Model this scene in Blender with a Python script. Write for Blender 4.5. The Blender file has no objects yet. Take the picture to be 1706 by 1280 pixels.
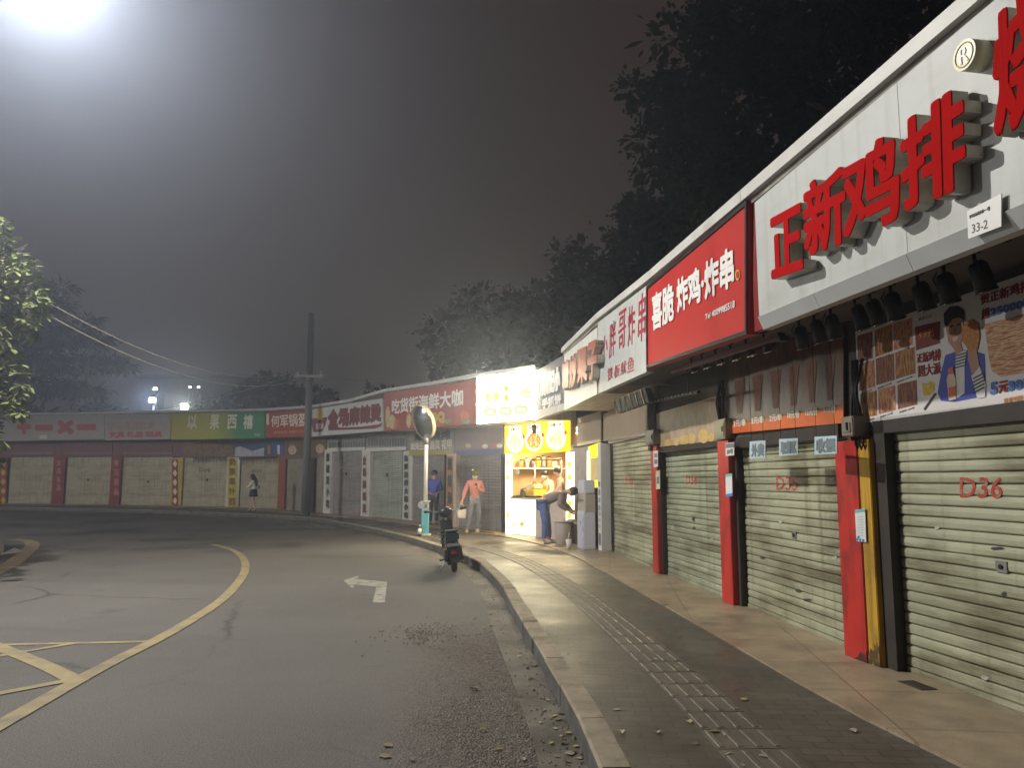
import bpy, bmesh, math, random
from mathutils import Vector, Matrix
sc = bpy.context.scene
COL = sc.collection
R = math.radians
rnd = random.Random(7)

# ------------------------------------------------------------------ camera
F, CX, CY, HZ, CZ = 1300.0, 853.0, 640.0, 800.0, 1.55
TH = math.atan((HZ - CY) / F)
cT, sT = math.cos(TH), math.sin(TH)
cam = bpy.data.cameras.new('camera')
camo = bpy.data.objects.new('camera', cam); COL.objects.link(camo)
cam.sensor_fit = 'HORIZONTAL'; cam.sensor_width = 36.0; cam.lens = 36.0 * F / 1706.0
cam.clip_start = 0.05; cam.clip_end = 2000
camo.location = (0, 0, CZ); camo.rotation_euler = (math.pi / 2 + TH, 0, 0)
sc.camera = camo
sc.view_settings.view_transform = 'Standard'; sc.view_settings.look = 'None'
sc.view_settings.exposure = 0.0; sc.view_settings.gamma = 1.0
sc.cycles.use_denoising = True
sc.cycles.max_bounces = 6; sc.cycles.volume_bounces = 0
sc.cycles.sample_clamp_indirect = 6.0

# ------------------------------------------------------------------ night sky: glow of the city low down, darker above
wd = bpy.data.worlds.new('World'); sc.world = wd; wd.use_nodes = True
wt = wd.node_tree; bg = wt.nodes['Background']
tc = wt.nodes.new('ShaderNodeTexCoord'); sx = wt.nodes.new('ShaderNodeSeparateXYZ')
wt.links.new(tc.outputs['Generated'], sx.inputs[0])
cr = wt.nodes.new('ShaderNodeValToRGB')
cr.color_ramp.elements[0].position = 0.0; cr.color_ramp.elements[0].color = (0.058, 0.046, 0.037, 1)
cr.color_ramp.elements[1].position = 0.6; cr.color_ramp.elements[1].color = (0.025, 0.017, 0.013, 1)
wt.links.new(sx.outputs[2], cr.inputs[0])
nz = wt.nodes.new('ShaderNodeTexNoise'); nz.inputs['Scale'].default_value = 2.2; nz.inputs['Detail'].default_value = 3
wt.links.new(tc.outputs['Generated'], nz.inputs['Vector'])
mr = wt.nodes.new('ShaderNodeMapRange'); mr.inputs['To Min'].default_value = 0.75; mr.inputs['To Max'].default_value = 1.25
wt.links.new(nz.outputs['Fac'], mr.inputs['Value'])
wt.links.new(cr.outputs[0], bg.inputs['Color']); wt.links.new(mr.outputs[0], bg.inputs['Strength'])

STREET_LAMP_W, STALL_LAMP_W, HAZE = 4000.0, 240.0, 0.0061

# ------------------------------------------------------------------ measuring: a pixel of the photo as a ray, met with the ground or a wall
def ray(u, v):
    a = (u - CX) / F; b = (CY - v) / F
    return (a, cT - sT * b, sT + cT * b)
def gp(u, v, z=0.0):
    d = ray(u, v); t = (z - CZ) / d[2]
    return (d[0] * t, d[1] * t)
def dp(u, v, Y):
    d = ray(u, v); t = Y / d[1]
    return Vector((d[0] * t, Y, CZ + d[2] * t))
class Plane:
    """vertical plane from plan point p (left, seen from the road) to q (right); local x along, y into the wall, z up"""
    def __init__(s, p, q):
        s.p = p; ex, ey = q[0] - p[0], q[1] - p[1]; s.L = math.hypot(ex, ey)
        s.e = (ex / s.L, ey / s.L); s.n = (s.e[1], -s.e[0]); s.rz = math.atan2(ey, ex)
    def loc(s, u, v, d=0.0):
        ox, oy = s.p[0] + s.n[0] * d, s.p[1] + s.n[1] * d
        r = ray(u, v); t = (ox * s.n[0] + oy * s.n[1]) / (r[0] * s.n[0] + r[1] * s.n[1])
        X, Y = r[0] * t, r[1] * t
        return ((X - ox) * s.e[0] + (Y - oy) * s.e[1], CZ + r[2] * t)
    def world(s, x, d, z=0.0):
        return Vector((s.p[0] + s.e[0] * x + s.n[0] * d, s.p[1] + s.e[1] * x + s.n[1] * d, z))
    def local(s, X, Y):
        dx, dy = X - s.p[0], Y - s.p[1]
        return dx * s.e[0] + dy * s.e[1], dx * s.n[0] + dy * s.n[1]

# ------------------------------------------------------------------ materials
MATS = {}
def M(name, col, rough=0.6, metal=0.0, var=0.12, scale=4.0, dirt=None, damt=0.5, dscale=(2, 2, 2), dlo=0.5, dhi=0.75,
      bump=0.0, bscale=60.0, emit=0.0, emcol=None, spec=0.4, streak=None):
    if name in MATS: return MATS[name]
    m = bpy.data.materials.new(name); m.use_nodes = True; nt = m.node_tree; b = nt.nodes['Principled BSDF']
    N = lambda t: nt.nodes.new(t); K = nt.links.new
    b.inputs['Roughness'].default_value = rough; b.inputs['Metallic'].default_value = metal
    b.inputs['Specular IOR Level'].default_value = spec
    t = N('ShaderNodeTexCoord'); out = None
    n1 = N('ShaderNodeTexNoise'); n1.inputs['Scale'].default_value = scale; n1.inputs['Detail'].default_value = 5
    K(t.outputs['Object'], n1.inputs['Vector'])
    mp = N('ShaderNodeMapRange'); mp.inputs['From Min'].default_value = 0.3; mp.inputs['From Max'].default_value = 0.7
    mp.inputs['To Min'].default_value = 1 - var; mp.inputs['To Max'].default_value = 1 + var
    K(n1.outputs['Fac'], mp.inputs['Value'])
    mul = N('ShaderNodeMix'); mul.data_type = 'RGBA'; mul.blend_type = 'MULTIPLY'; mul.inputs['Factor'].default_value = 1
    mul.inputs['A'].default_value = (*col, 1); K(mp.outputs[0], mul.inputs['B']); out = mul.outputs['Result']
    if dirt:
        ma = N('ShaderNodeMapping'); ma.inputs['Scale'].default_value = dscale; K(t.outputs['Object'], ma.inputs['Vector'])
        n2 = N('ShaderNodeTexNoise'); n2.inputs['Scale'].default_value = 1.0; n2.inputs['Detail'].default_value = 6
        n2.inputs['Roughness'].default_value = 0.62
        K(ma.outputs[0], n2.inputs['Vector'])
        m2 = N('ShaderNodeMapRange'); m2.inputs['From Min'].default_value = dlo; m2.inputs['From Max'].default_value = dhi
        m2.inputs['To Max'].default_value = damt; K(n2.outputs['Fac'], m2.inputs['Value'])
        mx = N('ShaderNodeMix'); mx.data_type = 'RGBA'; K(m2.outputs[0], mx.inputs['Factor'])
        K(out, mx.inputs['A']); mx.inputs['B'].default_value = (*dirt, 1); out = mx.outputs['Result']
    if streak:                                                      # runs of dirt down a vertical surface
        ma = N('ShaderNodeMapping'); ma.inputs['Scale'].default_value = (11, 11, .55); K(t.outputs['Object'], ma.inputs['Vector'])
        n4 = N('ShaderNodeTexNoise'); n4.inputs['Scale'].default_value = 1.0; n4.inputs['Detail'].default_value = 5; K(ma.outputs[0], n4.inputs['Vector'])
        m4 = N('ShaderNodeMapRange'); m4.inputs['From Min'].default_value = .52; m4.inputs['From Max'].default_value = .7; m4.inputs['To Max'].default_value = streak[1]; K(n4.outputs['Fac'], m4.inputs['Value'])
        x4 = N('ShaderNodeMix'); x4.data_type = 'RGBA'; K(m4.outputs[0], x4.inputs['Factor']); K(out, x4.inputs['A']); x4.inputs['B'].default_value = (*streak[0], 1); out = x4.outputs['Result']
    K(out, b.inputs['Base Color'])
    rr = N('ShaderNodeMapRange'); rr.inputs['To Min'].default_value = max(0.05, rough - 0.12); rr.inputs['To Max'].default_value = min(1, rough + 0.12)
    K(n1.outputs['Fac'], rr.inputs['Value']); K(rr.outputs[0], b.inputs['Roughness'])
    if bump:
        n3 = N('ShaderNodeTexNoise'); n3.inputs['Scale'].default_value = bscale; n3.inputs['Detail'].default_value = 4
        K(t.outputs['Object'], n3.inputs['Vector'])
        bp = N('ShaderNodeBump'); bp.inputs['Strength'].default_value = bump; bp.inputs['Distance'].default_value = 0.01
        K(n3.outputs['Fac'], bp.inputs['Height']); K(bp.outputs[0], b.inputs['Normal'])
    if emit:
        b.inputs['Emission Color'].default_value = (*(emcol or col), 1); b.inputs['Emission Strength'].default_value = emit
    MATS[name] = m
    return m

def ramp_mat(name, stops, scale=6.0, vec=(1, 1, 1), rough=0.5, kind='noise', emit=0.0, detail=5):
    """patchy printed picture: noise or cells through a colour ramp"""
    if name in MATS: return MATS[name]
    m = bpy.data.materials.new(name); m.use_nodes = True; nt = m.node_tree; b = nt.nodes['Principled BSDF']
    N = lambda t: nt.nodes.new(t); K = nt.links.new
    t = N('ShaderNodeTexCoord'); ma = N('ShaderNodeMapping'); ma.inputs['Scale'].default_value = vec
    K(t.outputs['Object'], ma.inputs['Vector'])
    if kind == 'noise':
        n = N('ShaderNodeTexNoise'); n.inputs['Scale'].default_value = scale; n.inputs['Detail'].default_value = detail; o = n.outputs['Fac']
    else:
        n = N('ShaderNodeTexVoronoi'); n.inputs['Scale'].default_value = scale
        sp = N('ShaderNodeSeparateXYZ'); K(n.outputs['Color'], sp.inputs[0]); o = sp.outputs[0]
    K(ma.outputs[0], n.inputs['Vector'])
    r = N('ShaderNodeValToRGB'); r.color_ramp.interpolation = 'LINEAR' if kind == 'noise' else 'CONSTANT'
    while len(r.color_ramp.elements) < len(stops): r.color_ramp.elements.new(0.5)
    for e, (p, c) in zip(r.color_ramp.elements, stops): e.position = p; e.color = (*c, 1)
    K(o, r.inputs[0]); K(r.outputs[0], b.inputs['Base Color']); b.inputs['Roughness'].default_value = rough
    if emit: K(r.outputs[0], b.inputs['Emission Color']); b.inputs['Emission Strength'].default_value = emit
    MATS[name] = m
    return m

# ------------------------------------------------------------------ mesh builder
class MB:
    def __init__(s): s.v = []; s.f = []; s.sm = []
    def face(s, pts, smooth=False):
        n = len(s.v); s.v += [tuple(p) for p in pts]; s.f.append(tuple(range(n, n + len(pts)))); s.sm.append(smooth); return s
    def hexa(s, b, t):
        """b, t: four bottom and four top corners in the same winding (counter-clockwise from above)"""
        n = len(s.v); s.v += [tuple(p) for p in b] + [tuple(p) for p in t]
        for q in ((3, 2, 1, 0), (4, 5, 6, 7), (0, 1, 5, 4), (1, 2, 6, 5), (2, 3, 7, 6), (3, 0, 4, 7)):
            s.f.append(tuple(n + k for k in q)); s.sm.append(False)
        return s
    def box(s, x0, x1, y0, y1, z0, z1):
        return s.hexa([(x0, y0, z0), (x1, y0, z0), (x1, y1, z0), (x0, y1, z0)], [(x0, y0, z1), (x1, y0, z1), (x1, y1, z1), (x0, y1, z1)])
    def slab(s, xl, xr, y0, y1, bl, br, tl, tr):
        """box whose bottom and top slope from left to right"""
        return s.hexa([(xl, y0, bl), (xr, y0, br), (xr, y1, br), (xl, y1, bl)], [(xl, y0, tl), (xr, y0, tr), (xr, y1, tr), (xl, y1, tl)])
    def prism(s, pts, y0, y1):
        """outline (x, z), counter-clockwise seen from -y, between y0 (front) and y1"""
        n = len(s.v); k = len(pts)
        s.v += [(p[0], y0, p[1]) for p in pts] + [(p[0], y1, p[1]) for p in pts]
        s.f.append(tuple(range(n, n + k))); s.f.append(tuple(range(n + 2 * k - 1, n + k - 1, -1))); s.sm += [False, False]
        for i in range(k):
            j = (i + 1) % k; s.f.append((n + j, n + i, n + k + i, n + k + j)); s.sm.append(False)
        return s
    def tube(s, pts, rad, n=8, caps=True):
        pts = [Vector(p) for p in pts]; k = len(pts)
        rad = rad if isinstance(rad, (list, tuple)) else [rad] * k
        base = len(s.v); up = Vector((0, 0, 1)); a = None
        for i, p in enumerate(pts):
            d = (pts[min(i + 1, k - 1)] - pts[max(i - 1, 0)])
            d = d.normalized() if d.length > 1e-9 else up
            if a is None:
                a = d.orthogonal().normalized()
            else:
                a = (a - d * a.dot(d)); a = a.normalized() if a.length > 1e-6 else d.orthogonal().normalized()
            b = d.cross(a)
            for j in range(n):
                w = 2 * math.pi * j / n; s.v.append(tuple(p + (a * math.cos(w) + b * math.sin(w)) * rad[i]))
        for i in range(k - 1):
            for j in range(n):
                q = (j + 1) % n
                s.f.append((base + i * n + j, base + i * n + q, base + (i + 1) * n + q, base + (i + 1) * n + j)); s.sm.append(True)
        if caps:
            s.f.append(tuple(base + j for j in range(n - 1, -1, -1))); s.sm.append(False)
            s.f.append(tuple(base + (k - 1) * n + j for j in range(n))); s.sm.append(False)
        return s
    def ball(s, c, r, nu=12, nv=8):
        rx, ry, rz = r if isinstance(r, (list, tuple)) else (r, r, r); base = len(s.v)
        for i in range(nv + 1):
            a = math.pi * i / nv
            for j in range(nu):
                w = 2 * math.pi * j / nu
                s.v.append((c[0] + rx * math.sin(a) * math.cos(w), c[1] + ry * math.sin(a) * math.sin(w), c[2] + rz * math.cos(a)))
        for i in range(nv):
            for j in range(nu):
                q = (j + 1) % nu; s.f.append((base + i * nu + j, base + (i + 1) * nu + j, base + (i + 1) * nu + q, base + i * nu + q)); s.sm.append(True)
        return s
    def torus(s, c, ax, Rr, r, n=28, m=8):
        ax = Vector(ax).normalized(); a = ax.orthogonal().normalized(); b = ax.cross(a); base = len(s.v); c = Vector(c)
        for i in range(n):
            w = 2 * math.pi * i / n; d = a * math.cos(w) + b * math.sin(w)
            for j in range(m):
                t = 2 * math.pi * j / m; s.v.append(tuple(c + d * (Rr + r * math.cos(t)) + ax * r * math.sin(t)))
        for i in range(n):
            for j in range(m):
                i2, j2 = (i + 1) % n, (j + 1) % m
                s.f.append((base + i * m + j, base + i2 * m + j, base + i2 * m + j2, base + i * m + j2)); s.sm.append(True)
        return s
    def mesh(s, name, mat):
        m = bpy.data.meshes.new(name); m.from_pydata(s.v, [], s.f); m.materials.append(mat)
        m.polygons.foreach_set('use_smooth', s.sm); m.update(); return m
    def obj(s, name, mat, parent=None, label=None, bevel=0.0):
        o = bpy.data.objects.new(name, s.mesh(name, mat)); COL.objects.link(o)
        if parent: o.parent = parent
        if label: o['label'] = label
        if bevel:
            bm = bmesh.new(); bm.from_mesh(o.data); bmesh.ops.remove_doubles(bm, verts=bm.verts, dist=1e-5)
            es = [e for e in bm.edges if len(e.link_faces) == 2 and e.calc_face_angle(0) > 0.5]
            bmesh.ops.bevel(bm, geom=es, offset=bevel, segments=2, affect='EDGES', clamp_overlap=True); bm.to_mesh(o.data); bm.free()
        return o

def tag(o, label=None, cat=None, group=None, kind=None):
    if label: o['label'] = label
    if cat: o['category'] = cat
    if group: o['group'] = group
    if kind: o['kind'] = kind
    return o
def thing(name, label, cat, loc=(0, 0, 0), rz=0.0, group=None):
    o = bpy.data.objects.new(name, None); COL.objects.link(o); o.empty_display_size = 0.2
    o.location = loc; o.rotation_euler = (0, 0, rz)
    return tag(o, label, cat, group)
def pthing(pl, name, label, cat, group=None):
    return thing(name, label, cat, (pl.p[0], pl.p[1], 0), pl.rz, group)
def copy_tree(o, parent=None):
    c = o.copy(); COL.objects.link(c); c.parent = parent
    for ch in list(o.children): copy_tree(ch, c)
    return c

# ------------------------------------------------------------------ lettering: the words as solid letters fitted to a quad on a plane
TXT = {}
def text_mesh(s, ext=0.0, res=2):
    k = (s, ext)
    if k in TXT: return TXT[k]
    c = bpy.data.curves.new('lettering', 'FONT'); c.body = s; c.size = 1.0; c.extrude = ext; c.resolution_u = res
    c.space_line = 1.05
    o = bpy.data.objects.new('lettering', c); COL.objects.link(o)
    me = bpy.data.meshes.new_from_object(o.evaluated_get(bpy.context.evaluated_depsgraph_get()))
    bpy.data.objects.remove(o)
    v = [tuple(x.co) for x in me.vertices]; f = [tuple(p.vertices) for p in me.polygons]
    bpy.data.meshes.remove(me); TXT[k] = (v, f); return TXT[k]
def letters(parent, s, quad, d, mat, bold=0.0, thick=0.004, name='lettering', skew=0.0):
    """quad: (x, z) of top left, top right, bottom right, bottom left; d: distance of the back of the letters in front of the plane"""
    v, f = text_mesh(s, 0.5)
    if not v: return None
    x0, x1 = min(p[0] for p in v), max(p[0] for p in v); y0, y1 = min(p[1] for p in v), max(p[1] for p in v)
    mb = MB(); tl, tr, br, bl = quad
    sh = [(0, 0)] if not bold else [(-1, -1), (1, 1), (-1, 1), (1, -1), (0, 1.2), (0, -1.2), (1.2, 0), (-1.2, 0)]
    for k, (sx_, sy_) in enumerate(sh):
        n = len(mb.v)
        for p in v:
            a = (p[0] - x0) / (x1 - x0); b = (p[1] - y0) / (y1 - y0); a += skew * (b - 0.5)
            X = (bl[0] * (1 - a) + br[0] * a) * (1 - b) + (tl[0] * (1 - a) + tr[0] * a) * b
            Z = (bl[1] * (1 - a) + br[1] * a) * (1 - b) + (tl[1] * (1 - a) + tr[1] * a) * b
            mb.v.append((X + sx_ * bold, -d - (p[2] + 0.5) * (thick + 0.0002 * k), Z + sy_ * bold))
        mb.f += [tuple(n + i for i in q) for q in f]; mb.sm += [False] * len(f)
    return mb.obj(name, mat, parent)
def px(pl, pts, d):
    return [pl.loc(u, v, d) for u, v in pts]
def plate(pl, parent, name, pts, d, thick, mat, label=None):
    """flat board with the outline of pixels pts (clockwise from top left in the photo) on plane pl, its front at distance d"""
    q = px(pl, pts, d); q = q[::-1]
    return MB().prism(q, -d, -d + thick).obj(name, mat, parent, label)
def words(pl, parent, s, pts, d, mat, bold=0.0, thick=0.004, name='lettering', skew=0.0):
    return letters(parent, s, px(pl, pts, d + thick), d, mat, bold, thick, name, skew)
def disc_pts(u, v, ru, rv, n=24, a0=0.0):
    return [(u + ru * math.cos(a0 + 2 * math.pi * k / n), v + rv * math.sin(a0 + 2 * math.pi * k / n)) for k in range(n)]
def disc(pl, parent, name, u, v, ru, rv, d, thick, mat, n=24):
    return plate(pl, parent, name, disc_pts(u, v, ru, rv, n), d, thick, mat)

# ================================================================== SETTING: road, gutter, kerb, pavement, forecourt
def offs(pts, d):
    """polyline moved sideways by d (to its right)"""
    out = []
    for i, p in enumerate(pts):
        n = Vector((0, 0)); c = 0
        for a, b in ((i - 1, i), (i, i + 1)):
            if a >= 0 and b < len(pts):
                e = Vector((pts[b][0] - pts[a][0], pts[b][1] - pts[a][1])).normalized(); n += Vector((e.y, -e.x)); c += 1
        n /= c; n /= max(n.length_squared, 0.3)
        out.append((p[0] + n.x * d, p[1] + n.y * d))
    return out
def smooth_line(pts, k=6):
    """Catmull-Rom through the points"""
    P = [Vector(p) for p in pts]; P = [2 * P[0] - P[1]] + P + [2 * P[-1] - P[-2]]; out = []
    for i in range(1, len(P) - 2):
        for j in range(k):
            t = j / k; a, b, c, d = P[i - 1], P[i], P[i + 1], P[i + 2]
            out.append(tuple(0.5 * ((2 * b) + (c - a) * t + (2 * a - 5 * b + 4 * c - d) * t * t + (3 * b - a - 3 * c + d) * t ** 3)))
    out.append(tuple(P[-2])); return out
def ribbon(mb, a, b, z):
    for i in range(len(a) - 1):
        mb.face([(*a[i], z), (*b[i], z), (*b[i + 1], z), (*a[i + 1], z)])
def structure(name, mb, mat):
    return tag(mb.obj(name, mat), kind='structure')

KERB = smooth_line([(0.40, -4), (0.47, 0), (0.46, 2.5), (0.43, 4.2), (0.36, 5.3), (0.23, 6.7), (0.06, 8.5), (-0.2, 11.3), (-0.67, 14.1), (-1.41, 16.5), (-2.36, 19.15), (-3.54, 21.9), (-4.68, 24.4), (-5.95, 26.9), (-7.43, 29.4), (-9.2, 31.3), (-12.2, 33.7), (-16.5, 36.6), (-21.5, 39.0), (-27, 41.0), (-36, 43.0)], 5)
V = [(3.71, .6), (3.25, 3.4), (2.77, 6.2), (2.53, 8.95), (2.22, 11.9), (1.90, 15.5), (1.34, 17.85), (-.2, 20.7), (-1.56, 23.4), (-3.65, 27.6), (-5.55, 30.2), (-7.75, 33.1), (-10.9, 37.2), (-14.3, 40.7), (-18.05, 42.7), (-22.35, 44.7), (-26.65, 46.3), (-31, 47.4), (-36, 48)]
FC = [(2.75, -4), (2.45, 1), (2.2, 4.02), (2.03, 5.03), (1.85, 7.14), (1.58, 10.16), (1.16, 14.38), (0.62, 17.2), (-.35, 19.9), (-1.6, 21.9), (-2.7, 24.2), (-4.6, 27.4), (-6.5, 29.9), (-8.7, 32.6), (-11.7, 36.4), (-14.9, 39.6), (-18.5, 41.6), (-22.8, 43.6), (-27, 45.2), (-36, 47)]

def ground_material(name, base, kind):
    m = bpy.data.materials.new(name); m.use_nodes = True; nt = m.node_tree; b = nt.nodes['Principled BSDF']
    N = lambda t: nt.nodes.new(t); K = nt.links.new
    t = N('ShaderNodeTexCoord')
    def noise(scale, det=4, rough=0.5):
        n = N('ShaderNodeTexNoise'); n.inputs['Scale'].default_value = scale; n.inputs['Detail'].default_value = det
        n.inputs['Roughness'].default_value = rough; K(t.outputs['Object'], n.inputs['Vector']); return n.outputs['Fac']
    def mapr(v, a, c, d, e):
        r = N('ShaderNodeMapRange'); K(v, r.inputs['Value']); r.inputs['From Min'].default_value = a; r.inputs['From Max'].default_value = c
        r.inputs['To Min'].default_value = d; r.inputs['To Max'].default_value = e; return r.outputs[0]
    def mix(f, A, B, mode='MIX'):
        x = N('ShaderNodeMix'); x.data_type = 'RGBA'; x.blend_type = mode
        if isinstance(f, (int, float)): x.inputs['Factor'].default_value = f
        else: K(f, x.inputs['Factor'])
        for s, y in (('A', A), ('B', B)):
            if isinstance(y, tuple): x.inputs[s].default_value = (*y, 1)
            else: K(y, x.inputs[s])
        return x.outputs['Result']
    def math_(op, a, c):
        x = N('ShaderNodeMath'); x.operation = op
        for i, y in enumerate((a, c)):
            if isinstance(y, (int, float)): x.inputs[i].default_value = y
            else: K(y, x.inputs[i])
        return x.outputs[0]
    sep = N('ShaderNodeSeparateXYZ'); K(t.outputs['Object'], sep.inputs[0])
    if kind == 'asphalt':
        grain = noise(95, 4, 0.7); mid = noise(14, 5, 0.6); big = noise(0.22, 4, 0.6)
        col = mix(1, base, mapr(grain, 0.36, 0.64, 0.4, 1.6), 'MULTIPLY')
        col = mix(1, col, mapr(mid, 0.3, 0.7, 0.86, 1.14), 'MULTIPLY')
        col = mix(1, col, mapr(big, 0.3, 0.7, 0.72, 1.22), 'MULTIPLY')
        # old coarse reddish asphalt along the gutter on the right
        xx = math_('ADD', sep.outputs[0], mapr(noise(1.3, 5, 0.65), 0.0, 1.0, -0.55, 0.55))
        xx = math_('ADD', xx, mapr(sep.outputs[1], 4.0, 11.0, 0.0, 0.42))
        msk = math_('MULTIPLY', mapr(xx, -0.85, -0.2, 0.0, 1.0), mapr(sep.outputs[1], 7.5, 9.5, 1.0, 0.0))
        vo = N('ShaderNodeTexVoronoi'); vo.inputs['Scale'].default_value = 62; K(t.outputs['Object'], vo.inputs['Vector'])
        vs = N('ShaderNodeSeparateXYZ'); K(vo.outputs['Color'], vs.inputs[0])
        cr = N('ShaderNodeValToRGB')
        for e, (p, c) in zip(cr.color_ramp.elements, ((0.1, (0.05, 0.042, 0.038)), (0.95, (0.19, 0.155, 0.135)))): e.position = p; e.color = (*c, 1)
        K(vs.outputs[0], cr.inputs[0])
        col = mix(msk, col, cr.outputs[0])
        # damp dark patches far off
        wet = math_('MULTIPLY', mapr(noise(0.35, 5, 0.6), 0.5, 0.62, 0.0, 0.75), mapr(sep.outputs[1], 14, 19, 0.0, 1.0))
        col = mix(wet, col, (0.03, 0.026, 0.022))
        # thin cracks and dark oil spots
        vc = N('ShaderNodeTexVoronoi'); vc.feature = 'DISTANCE_TO_EDGE'; vc.inputs['Scale'].default_value = 0.33
        dn = N('ShaderNodeTexNoise'); dn.inputs['Scale'].default_value = 1.6; dn.inputs['Detail'].default_value = 6; K(t.outputs['Object'], dn.inputs['Vector'])
        va = N('ShaderNodeMixRGB'); va.inputs[0].default_value = 0.3; K(t.outputs['Object'], va.inputs[1]); K(dn.outputs['Color'], va.inputs[2]); K(va.outputs[0], vc.inputs['Vector'])
        crk = math_('MULTIPLY', mapr(vc.outputs['Distance'], 0.0, 0.009, 0.8, 0.0), mapr(noise(0.3, 3), 0.48, 0.56, 0.0, 1.0))
        col = mix(crk, col, (0.03, 0.027, 0.025))
        col = mix(mapr(noise(0.9, 6, 0.7), 0.6, 0.72, 0.0, 0.6), col, (0.05, 0.044, 0.04))
        K(col, b.inputs['Base Color'])
        K(mapr(mid, 0.3, 0.7, 0.62, 0.9), b.inputs['Roughness'])
        h = math_('ADD', math_('MULTIPLY', grain, 0.5), math_('MULTIPLY', math_('MULTIPLY', vo.outputs['Distance'], msk), 2.2))
        bp = N('ShaderNodeBump'); bp.inputs['Strength'].default_value = 0.9; bp.inputs['Distance'].default_value = 0.014
        K(h, bp.inputs['Height']); K(bp.outputs[0], b.inputs['Normal'])
    else:
        br = N('ShaderNodeTexBrick'); br.inputs['Scale'].default_value = 1.0
        ma = N('ShaderNodeMapping'); ma.inputs['Rotation'].default_value = (0, 0, R(4 if kind == 'pavers' else 7)); K(t.outputs['Object'], ma.inputs['Vector']); K(ma.outputs[0], br.inputs['Vector'])
        br.inputs['Brick Width'].default_value = 0.2 if kind == 'pavers' else 0.8; br.inputs['Row Height'].default_value = 0.1 if kind == 'pavers' else 0.8
        br.inputs['Mortar Size'].default_value = 0.006
        br.offset = 0.5 if kind == 'pavers' else 0.0
        br.inputs['Color1'].default_value = (*base, 1); br.inputs['Color2'].default_value = (*[c * (0.8 if kind == 'pavers' else 0.93) for c in base], 1)
        br.inputs['Mortar'].default_value = (*[c * 0.55 for c in base], 1)
        col = mix(1, br.outputs[0], mapr(noise(3.0, 6, 0.6), 0.3, 0.7, 0.75, 1.25), 'MULTIPLY')
        col = mix(1, col, mapr(noise(0.5, 4, 0.6), 0.3, 0.7, 0.75, 1.25), 'MULTIPLY')
        col = mix(1, col, mapr(noise(120, 2), 0.3, 0.7, 0.85, 1.15), 'MULTIPLY')
        if kind == 'tiles':
            col = mix(mapr(noise(1.6, 6, 0.65), 0.52, 0.72, 0.0, 0.55), col, (0.09, 0.075, 0.06))
        K(col, b.inputs['Base Color'])
        K(mapr(noise(1.1, 5, 0.6), 0.35, 0.65, 0.3 if kind == 'pavers' else 0.25, 0.62), b.inputs['Roughness'])
        h = math_('ADD', math_('MULTIPLY', br.outputs['Fac'], -0.8), math_('MULTIPLY', noise(40, 3), 0.5))
        bp = N('ShaderNodeBump'); bp.inputs['Strength'].default_value = 0.45; bp.inputs['Distance'].default_value = 0.005
        K(h, bp.inputs['Height']); K(bp.outputs[0], b.inputs['Normal'])
    return m
asphalt = ground_material('asphalt', (0.114, 0.106, 0.098), 'asphalt')
structure('road', MB().face([(-300, -60, 0), (300, -60, 0), (300, 300, 0), (-300, 300, 0)]), asphalt)
gut = M('gutter concrete', (0.15, 0.135, 0.115), 0.75, var=0.25, scale=3, dirt=(0.05, 0.045, 0.035), damt=0.9, dscale=(1.6, 1.6, 1), dlo=0.42, dhi=0.62, bump=0.4, bscale=45)
mb = MB(); ribbon(mb, offs(KERB, -0.27), offs(KERB, 0.02), 0.004); structure('gutter', mb, gut)
# kerb of single stones
kst = M('kerb stone', (0.27, 0.23, 0.17), 0.8, var=0.25, scale=5, dirt=(0.09, 0.075, 0.055), damt=0.8, dscale=(3, 3, 3), dlo=0.5, dhi=0.7, bump=0.5, bscale=30)
kfm = M('dark kerb face', (0.10, 0.092, 0.085), 0.85, var=0.3, scale=5, dirt=(0.04, 0.036, 0.03), damt=0.8, dscale=(2, 2, 5), bump=0.5, bscale=30)  # road face of the kerb, darker and patchier than the stone top
mb = MB(); kf = MB()
acc = 0.0; pts = [KERB[0]]
for a, b in zip(KERB, KERB[1:]):                                    # points every 0.8 m along the line
    L = math.hypot(b[0] - a[0], b[1] - a[1]); s = 0.8 - acc
    while s <= L:
        pts.append((a[0] + (b[0] - a[0]) * s / L, a[1] + (b[1] - a[1]) * s / L)); s += 0.8
    acc = L - (s - 0.8)
inner = offs(pts, 0.15); o1 = offs(pts, 0.012)
for i in range(len(pts) - 1):
    g = 0.006 / 0.8; dz = rnd.uniform(-0.004, 0.004); jx = rnd.uniform(-0.006, 0.006)
    lerp = lambda p, q, t: (p[0] + (q[0] - p[0]) * t + jx, p[1] + (q[1] - p[1]) * t)
    A, B, C, D = lerp(pts[i], pts[i + 1], g), lerp(inner[i], inner[i + 1], g), lerp(inner[i], inner[i + 1], 1 - g), lerp(pts[i], pts[i + 1], 1 - g)
    A2, D2 = lerp(o1[i], o1[i + 1], g), lerp(o1[i], o1[i + 1], 1 - g)
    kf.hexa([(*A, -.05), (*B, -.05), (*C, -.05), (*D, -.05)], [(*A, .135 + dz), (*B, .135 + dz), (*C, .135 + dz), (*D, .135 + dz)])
    mb.hexa([(*A, .135 + dz), (*B, .135 + dz), (*C, .135 + dz), (*D, .135 + dz)], [(*A2, .154 + dz), (*B, .154 + dz), (*C, .154 + dz), (*D2, .154 + dz)])
structure('kerb', mb, kst); structure('kerb_face', kf, kfm)
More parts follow.
